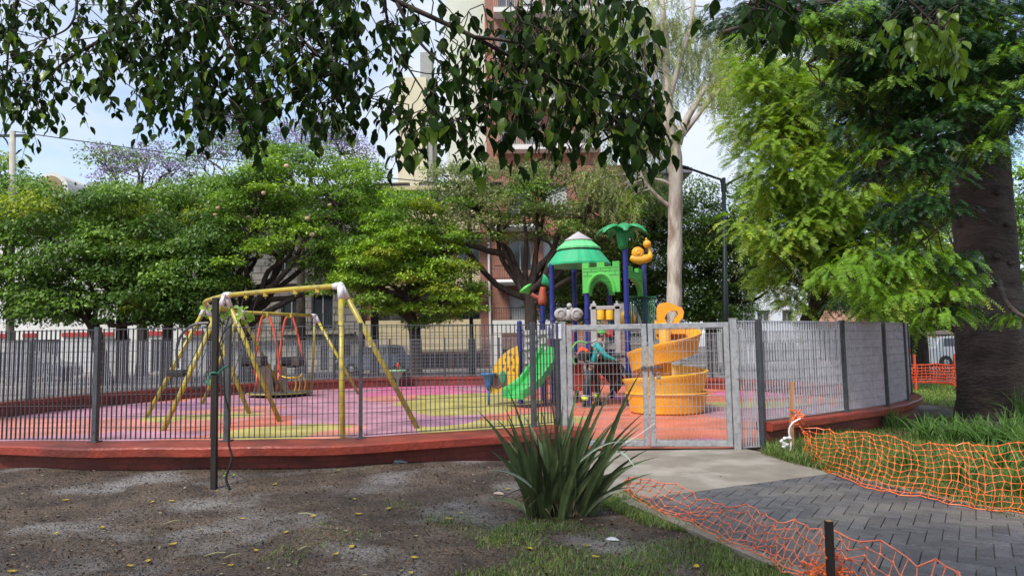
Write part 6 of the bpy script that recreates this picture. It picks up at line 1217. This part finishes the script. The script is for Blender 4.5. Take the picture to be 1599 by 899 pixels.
for k in range(9):
    pts_ = [cc + V(r.uniform(-.17, .12), r.uniform(-.1, .1), r.uniform(-.10, .07)) for _ in range(4)]; m.tube(spline(pts_, 5), .004, 5)
    m.ball(pts_[1], .010, 6); m.ball(pts_[2], .010, 6)
tag(m.build('net_tangle', M_net, origin=cc), 'bunched orange netting tangled round the foot of the short stake', 'netting')
c = G(1298, 918); m = MB(); m.bar(c, P(1294, 813, c.y), .040, .036); m.bar(P(1294, 813.5, c.y) - V(0, 0, .004), P(1294, 812.3, c.y), .034, .030, 1); tag(m.build('wooden_stake', [M_wood, M_wood2], origin=c), 'short dark wooden stake holding the low nets at the bottom right', 'stake')
c = G(1236, 712); tp = P(1237, 596, c.y); m = MB(); m.bar(c, tp, .045, .04); tag(m.build('wooden_stake', M_wood2, origin=c), 'raw pale wooden stake beside the end of the red wall', 'stake')
m = MB(); q = P(1240, 648, c.y - .05); r = random.Random(9)
for k in range(8): m.tube(spline([q + V(r.uniform(-.08, .12), r.uniform(-.05, .05), r.uniform(-.12, .10)) for _ in range(4)], 4), .006, 4)
tag(m.build('net_knot', M_net, origin=q), 'bunched orange netting knotted round the pale stake', 'netting')
m = MB(); y1 = c.y - .1; m.tube(spline([P(1250, 653, y1), P(1238, 660, y1), P(1232, 672, y1), P(1235, 690, y1), P(1234, 704, y1)], 5), .012, 6); m.tube(spline([P(1236, 684, y1), P(1226, 684, y1 - .03), P(1220, 690, y1), P(1229, 693, y1 - .02), P(1222, 698, y1)], 5), [.01 + .016 * abs(math.sin(i * .9)) for i in range(21)], 6); tag(m.build('white_tape', M_white, origin=P(1234, 690, y1)), 'twisted white tape hanging on the pale stake', 'tape')
# far orange net and posts beside the cars
Yn = 19.5; top = [P(1424, 570, Yn), P(1460, 569, Yn), P(1487, 570, Yn), P(1503, 572, Yn - 1), P(1560, 575, Yn - 2)]; bot = [P(1424, 597, Yn), P(1460, 598, Yn), P(1485, 600, Yn), P(1504, 606, Yn - 1.2), P(1560, 612, Yn - 2)]
net('safety_net', 'far orange safety net strung across the lawn between the fence end and the trunk', surf(top, bot, .02, .015, 11), 26, 7, pmat('far_orange_netting', (.62, .08, .02), rough=.5), rs=.012, kn=.03)
for px in (1424, 1487, 1503): g = G(px, 600); g = V(X(px, Yn), Yn, 0); m = MB(); m.bar(g, g + V(0, 0, 1.0), .05, .05); tag(m.build('net_post', M_redm, origin=g), 'orange post holding up the far safety net', 'post', 'posts of the far safety net')
# iron fence of the park beyond
t = thing('park_fence', 'dark iron railing along the park edge in front of the parked cars', 'fence', (X(1400, 29), 29, 0)); m = MB(); xa_, xb_ = X(1330, 29), X(1700, 29)
for k in range(int((xb_ - xa_) / .13)): m.box((xa_ + k * .13, 29, .8), (.02, .02, 1.6))
for z_ in (.15, 1.55): m.box(((xa_ + xb_) / 2, 29, z_), (xb_ - xa_, .04, .05))
m.build('railing', M_iron, t)
for k in range(5): m = MB(); m.box((xa_ + k * (xb_ - xa_) / 4, 29, .95), (.12, .12, 1.9)); m.build('post', M_iron, t)
# ================================================================ the park worker
M_skin = pmat('skin', (.36, .19, .12), (.33, .17, .105), 4, .5); M_teal_s = pmat('teal_shirt', (.01, .30, .30), (.008, .22, .23), 6, .7); M_trou = pmat('dark_trousers', (.012, .016, .018), (.02, .025, .03), 5, .8)
M_hiv = pmat('hi_vis_band', (.50, .72, .03), rough=.5); M_boot = pmat('work_boot', (.025, .02, .018), rough=.6); M_capg = pmat('lime_cap', (.10, .55, .08), rough=.7)
def skinned(name, nodes, edges, mat, parent, sub=2, root=0):
    """nodes: name -> (point, radius or (rx, ry)); edges between names; grown with a Skin modifier"""
    names = list(nodes); idx = {k: i for i, k in enumerate(names)}; off = wloc(parent); me = bpy.data.meshes.new(name)
    me.from_pydata([tuple(nodes[k][0] - off) for k in names], [(idx[a], idx[b]) for a, b in edges], []); o = bpy.data.objects.new(name, me); COL.objects.link(o); o.parent = parent; me.materials.append(mat)
    md = o.modifiers.new('skin', 'SKIN'); md.use_smooth_shade = True; md.branch_smoothing = .5
    for i, k in enumerate(names):
        r = nodes[k][1]; r = r if isinstance(r, tuple) else (r, r); me.skin_vertices[0].data[i].radius = r; me.skin_vertices[0].data[i].use_root = (i == root)
    ms = o.modifiers.new('sub', 'SUBSURF'); ms.levels = sub; ms.render_levels = sub; return o
F0 = G(913, 636, .02); F1 = G(932, 632, .02); base = (F0 + F1) / 2; pr = thing('person', 'park worker in a teal shirt and lime cap leaning over with a backpack blower', 'person', base)
hip = V(base.x + .02, base.y, .92); chest = hip + V(.16, -.02, .42); neck = chest + V(.05, 0, .13); head = neck + V(.06, -.01, .16)
shL, shR = chest + V(-.02, .17, .04), chest + V(-.02, -.17, .04); elR, elL = chest + V(.17, -.22, -.20), chest + V(.14, .22, -.20); haR, haL = chest + V(.40, -.18, -.30), chest + V(.34, .16, -.30)
hL, hR = hip + V(0, .09, -.02), hip + V(0, -.09, -.02); kL, kR = V(F1.x + .03, F1.y + .03, .49), V(F0.x + .04, F0.y - .03, .49); aL, aR = V(F1.x, F1.y, .10), V(F0.x, F0.y, .10)
nd = {'hip': (hip, (.13, .10)), 'waist': (hip.lerp(chest, .45), (.12, .09)), 'chest': (chest, (.15, .10)), 'neck': (neck, .052), 'skull0': (head + V(0, 0, -.05), .070), 'skull1': (head + V(.005, 0, .03), .088), 'skull2': (head + V(-.005, 0, .09), .06),
      'shL': (shL, .055), 'elL': (elL, .040), 'haL': (haL, .028), 'shR': (shR, .055), 'elR': (elR, .040), 'haR': (haR, .028), 'hL': (hL, .085), 'kL': (kL, .055), 'aL': (aL, .038), 'hR': (hR, .085), 'kR': (kR, .055), 'aR': (aR, .038),
      'tL': (aL + V(.13, 0, -.06), .030), 'tR': (aR + V(.13, 0, -.06), .030), 'nose': (head + V(.105, 0, .0), .012)}
ed = [('hip', 'waist'), ('waist', 'chest'), ('chest', 'neck'), ('neck', 'skull0'), ('skull0', 'skull1'), ('skull1', 'skull2'), ('chest', 'shL'), ('shL', 'elL'), ('elL', 'haL'), ('chest', 'shR'), ('shR', 'elR'), ('elR', 'haR'), ('hip', 'hL'), ('hL', 'kL'), ('kL', 'aL'), ('hip', 'hR'), ('hR', 'kR'), ('kR', 'aR'), ('aL', 'tL'), ('aR', 'tR'), ('skull1', 'nose')]
for s, h, e in (('L', haL, elL), ('R', haR, elR)):
    d = (h - e).normalized(); pm_ = h + d * .07; nd['pm' + s] = (pm_, (.035, .018)); ed.append(('ha' + s, 'pm' + s)); sd_ = V(0, 1, 0)
    for k, (o_, ln) in enumerate(((-.030, .07), (-.010, .08), (.010, .078), (.030, .06))):
        a = pm_ + sd_ * o_ + d * ln * .5 + V(0, 0, -.005); b = pm_ + sd_ * o_ + d * ln * .75 + V(0, 0, -.04); nd['f%s%d' % (s, k)] = (a, .009); nd['g%s%d' % (s, k)] = (b, .008); ed += [('pm' + s, 'f%s%d' % (s, k)), ('f%s%d' % (s, k), 'g%s%d' % (s, k))]
    tb = h + d * .03 + sd_ * (.045 if s == 'R' else -.045) + V(0, 0, -.01); nd['th' + s] = (tb, .010); nd['ti' + s] = (tb + d * .04 + V(0, 0, -.02), .008); ed += [('ha' + s, 'th' + s), ('th' + s, 'ti' + s)]
skinned('body', nd, ed, M_skin, pr)
skinned('shirt', {'a': (hip + V(0, 0, .02), (.155, .125)), 'b': (hip.lerp(chest, .5), (.15, .12)), 'c': (chest + V(0, 0, .03), (.175, .125)), 'd': (neck + V(-.01, 0, -.02), .07), 'e': (shL, .075), 'f': (elL, .058), 'g': (haL.lerp(elL, .15), .042), 'h': (shR, .075), 'i': (elR, .058), 'j': (haR.lerp(elR, .15), .042)}, [('a', 'b'), ('b', 'c'), ('c', 'd'), ('c', 'e'), ('e', 'f'), ('f', 'g'), ('c', 'h'), ('h', 'i'), ('i', 'j')], M_teal_s, pr)
skinned('trousers', {'a': (hip + V(0, 0, .05), (.15, .12)), 'b': (hip, (.15, .125)), 'e': (hL, .105), 'f': (kL, .078), 'g': (aL + V(0, 0, .03), .066), 'h': (hR, .105), 'i': (kR, .078), 'j': (aR + V(0, 0, .03), .066)}, [('a', 'b'), ('b', 'e'), ('e', 'f'), ('f', 'g'), ('b', 'h'), ('h', 'i'), ('i', 'j')], M_trou, pr)
for a_, k_ in ((aL, kL), (aR, kR)):
    m = MB(); p0, p1_ = a_.lerp(k_, .22), a_.lerp(k_, .42); m.tube([p0, p1_], [.078, .082], 14); m.build('hi_vis_band', M_hiv, pr, smooth=True); m = MB(); p0, p1_ = a_.lerp(k_, .44), a_.lerp(k_, .52); m.tube([p0, p1_], [.081, .082], 14); m.build('reflective_band', M_greyp, pr, smooth=True)
    m = MB(); m.tube(spline([a_ + V(-.06, 0, -.045), a_ + V(.02, 0, -.035), a_ + V(.12, 0, -.05), a_ + V(.18, 0, -.06)], 4), [.030, .042, .046, .048, .05, .05, .048, .046, .045, .043, .04, .036, .03], 10); m.tube([a_ + V(0, 0, -.05), a_ + V(0, 0, .09)], .056, 12); m.build('boot', M_boot, pr, smooth=True)
m = MB(); hc = head + V(0, 0, .05); m.lathe(hc, [(.105, -.01), (.108, .03), (.09, .08), (.05, .105), (.001, .112)], 18); m.prism([(.02 * 0, -.07), (.10, -.07), (.16, -.05), (.19, 0), (.16, .05), (.10, .07), (0, .07)], .012, (hc + V(.03, 0, .0), V(1, 0, -.15), V(0, 1, 0))); m.build('cap', M_capg, pr, smooth=False)
for s in (-1, 1): m = MB(); m.ball(head + V(.082, s * .032, .022), .010, 8); m.build('eye', M_darkp, pr); m = MB(); m.ball(head + V(-.01, s * .088, .0), .024, 8, scale=(.8, .4, 1.2)); m.build('ear', M_skin, pr, smooth=True)
m = MB(); m.ball(head + V(-.035, 0, .0), .092, 12, scale=(.75, .95, .9)); m.build('hair', M_darkp, pr, smooth=True)
m = MB(); m.box(head + V(.086, 0, -.045), (.012, .045, .008)); m.build('mouth', M_redp, pr)
# backpack blower: carried, a thing of its own
bc = chest + V(-.34, -.02, -.16); t = thing('backpack_blower', 'orange and black motor blower with a green frame on the back of the worker', 'leaf blower', bc)
m = MB(); R = Matrix.Rotation(rad(22), 3, 'Y'); m.box(bc + V(.13, 0, .0), (.05, .30, .42), R, bev=.02); m.build('back_plate', M_darkp, t)
m = MB(); m.box(bc + V(.0, .0, .04), (.24, .26, .26), R, bev=.05); m.build('motor_cover', M_redm, t)
m = MB(); m.lathe(bc + V(-.02, -.14, -.02), [(.01, -.03), (.06, -.03), (.11, -.02), (.12, .02), (.10, .06)], 18, rot=Matrix.Rotation(rad(90), 3, 'X')); m.build('fan_grille', M_darkp, t)
m = MB(); m.tube(spline([bc + V(.10, -.14, .26), bc + V(-.10, -.14, .30), bc + V(-.24, -.13, .16), bc + V(-.26, -.13, -.06), bc + V(-.18, -.12, -.22)], 5), .022, 8); m.build('green_frame', M_lime, t, smooth=True)
tip = haR + V(.30, -.02, -.42); m = MB(); m.tube(spline([bc + V(.05, -.16, -.14), bc + V(.26, -.26, -.20), haR + V(-.10, -.03, -.06), haR + V(.04, 0, -.05), tip], 5), [.045] * 12 + [.04] * 9, 10); m.build('blower_tube', M_darkp, t, smooth=True)
m = MB(); m.tube([haR + V(.05, 0, -.05), haR + V(.06, 0, .03)], .014, 8); m.build('handle', M_darkp, t)
for s in (-1, 1): m = MB(); m.tube(spline([chest + V(-.14, s * .12, .12), chest + V(.02, s * .12, .17), chest + V(.13, s * .12, .02), chest + V(-.02, s * .13, -.2)], 5), .018, 6); m.build('strap', M_greyp, t)
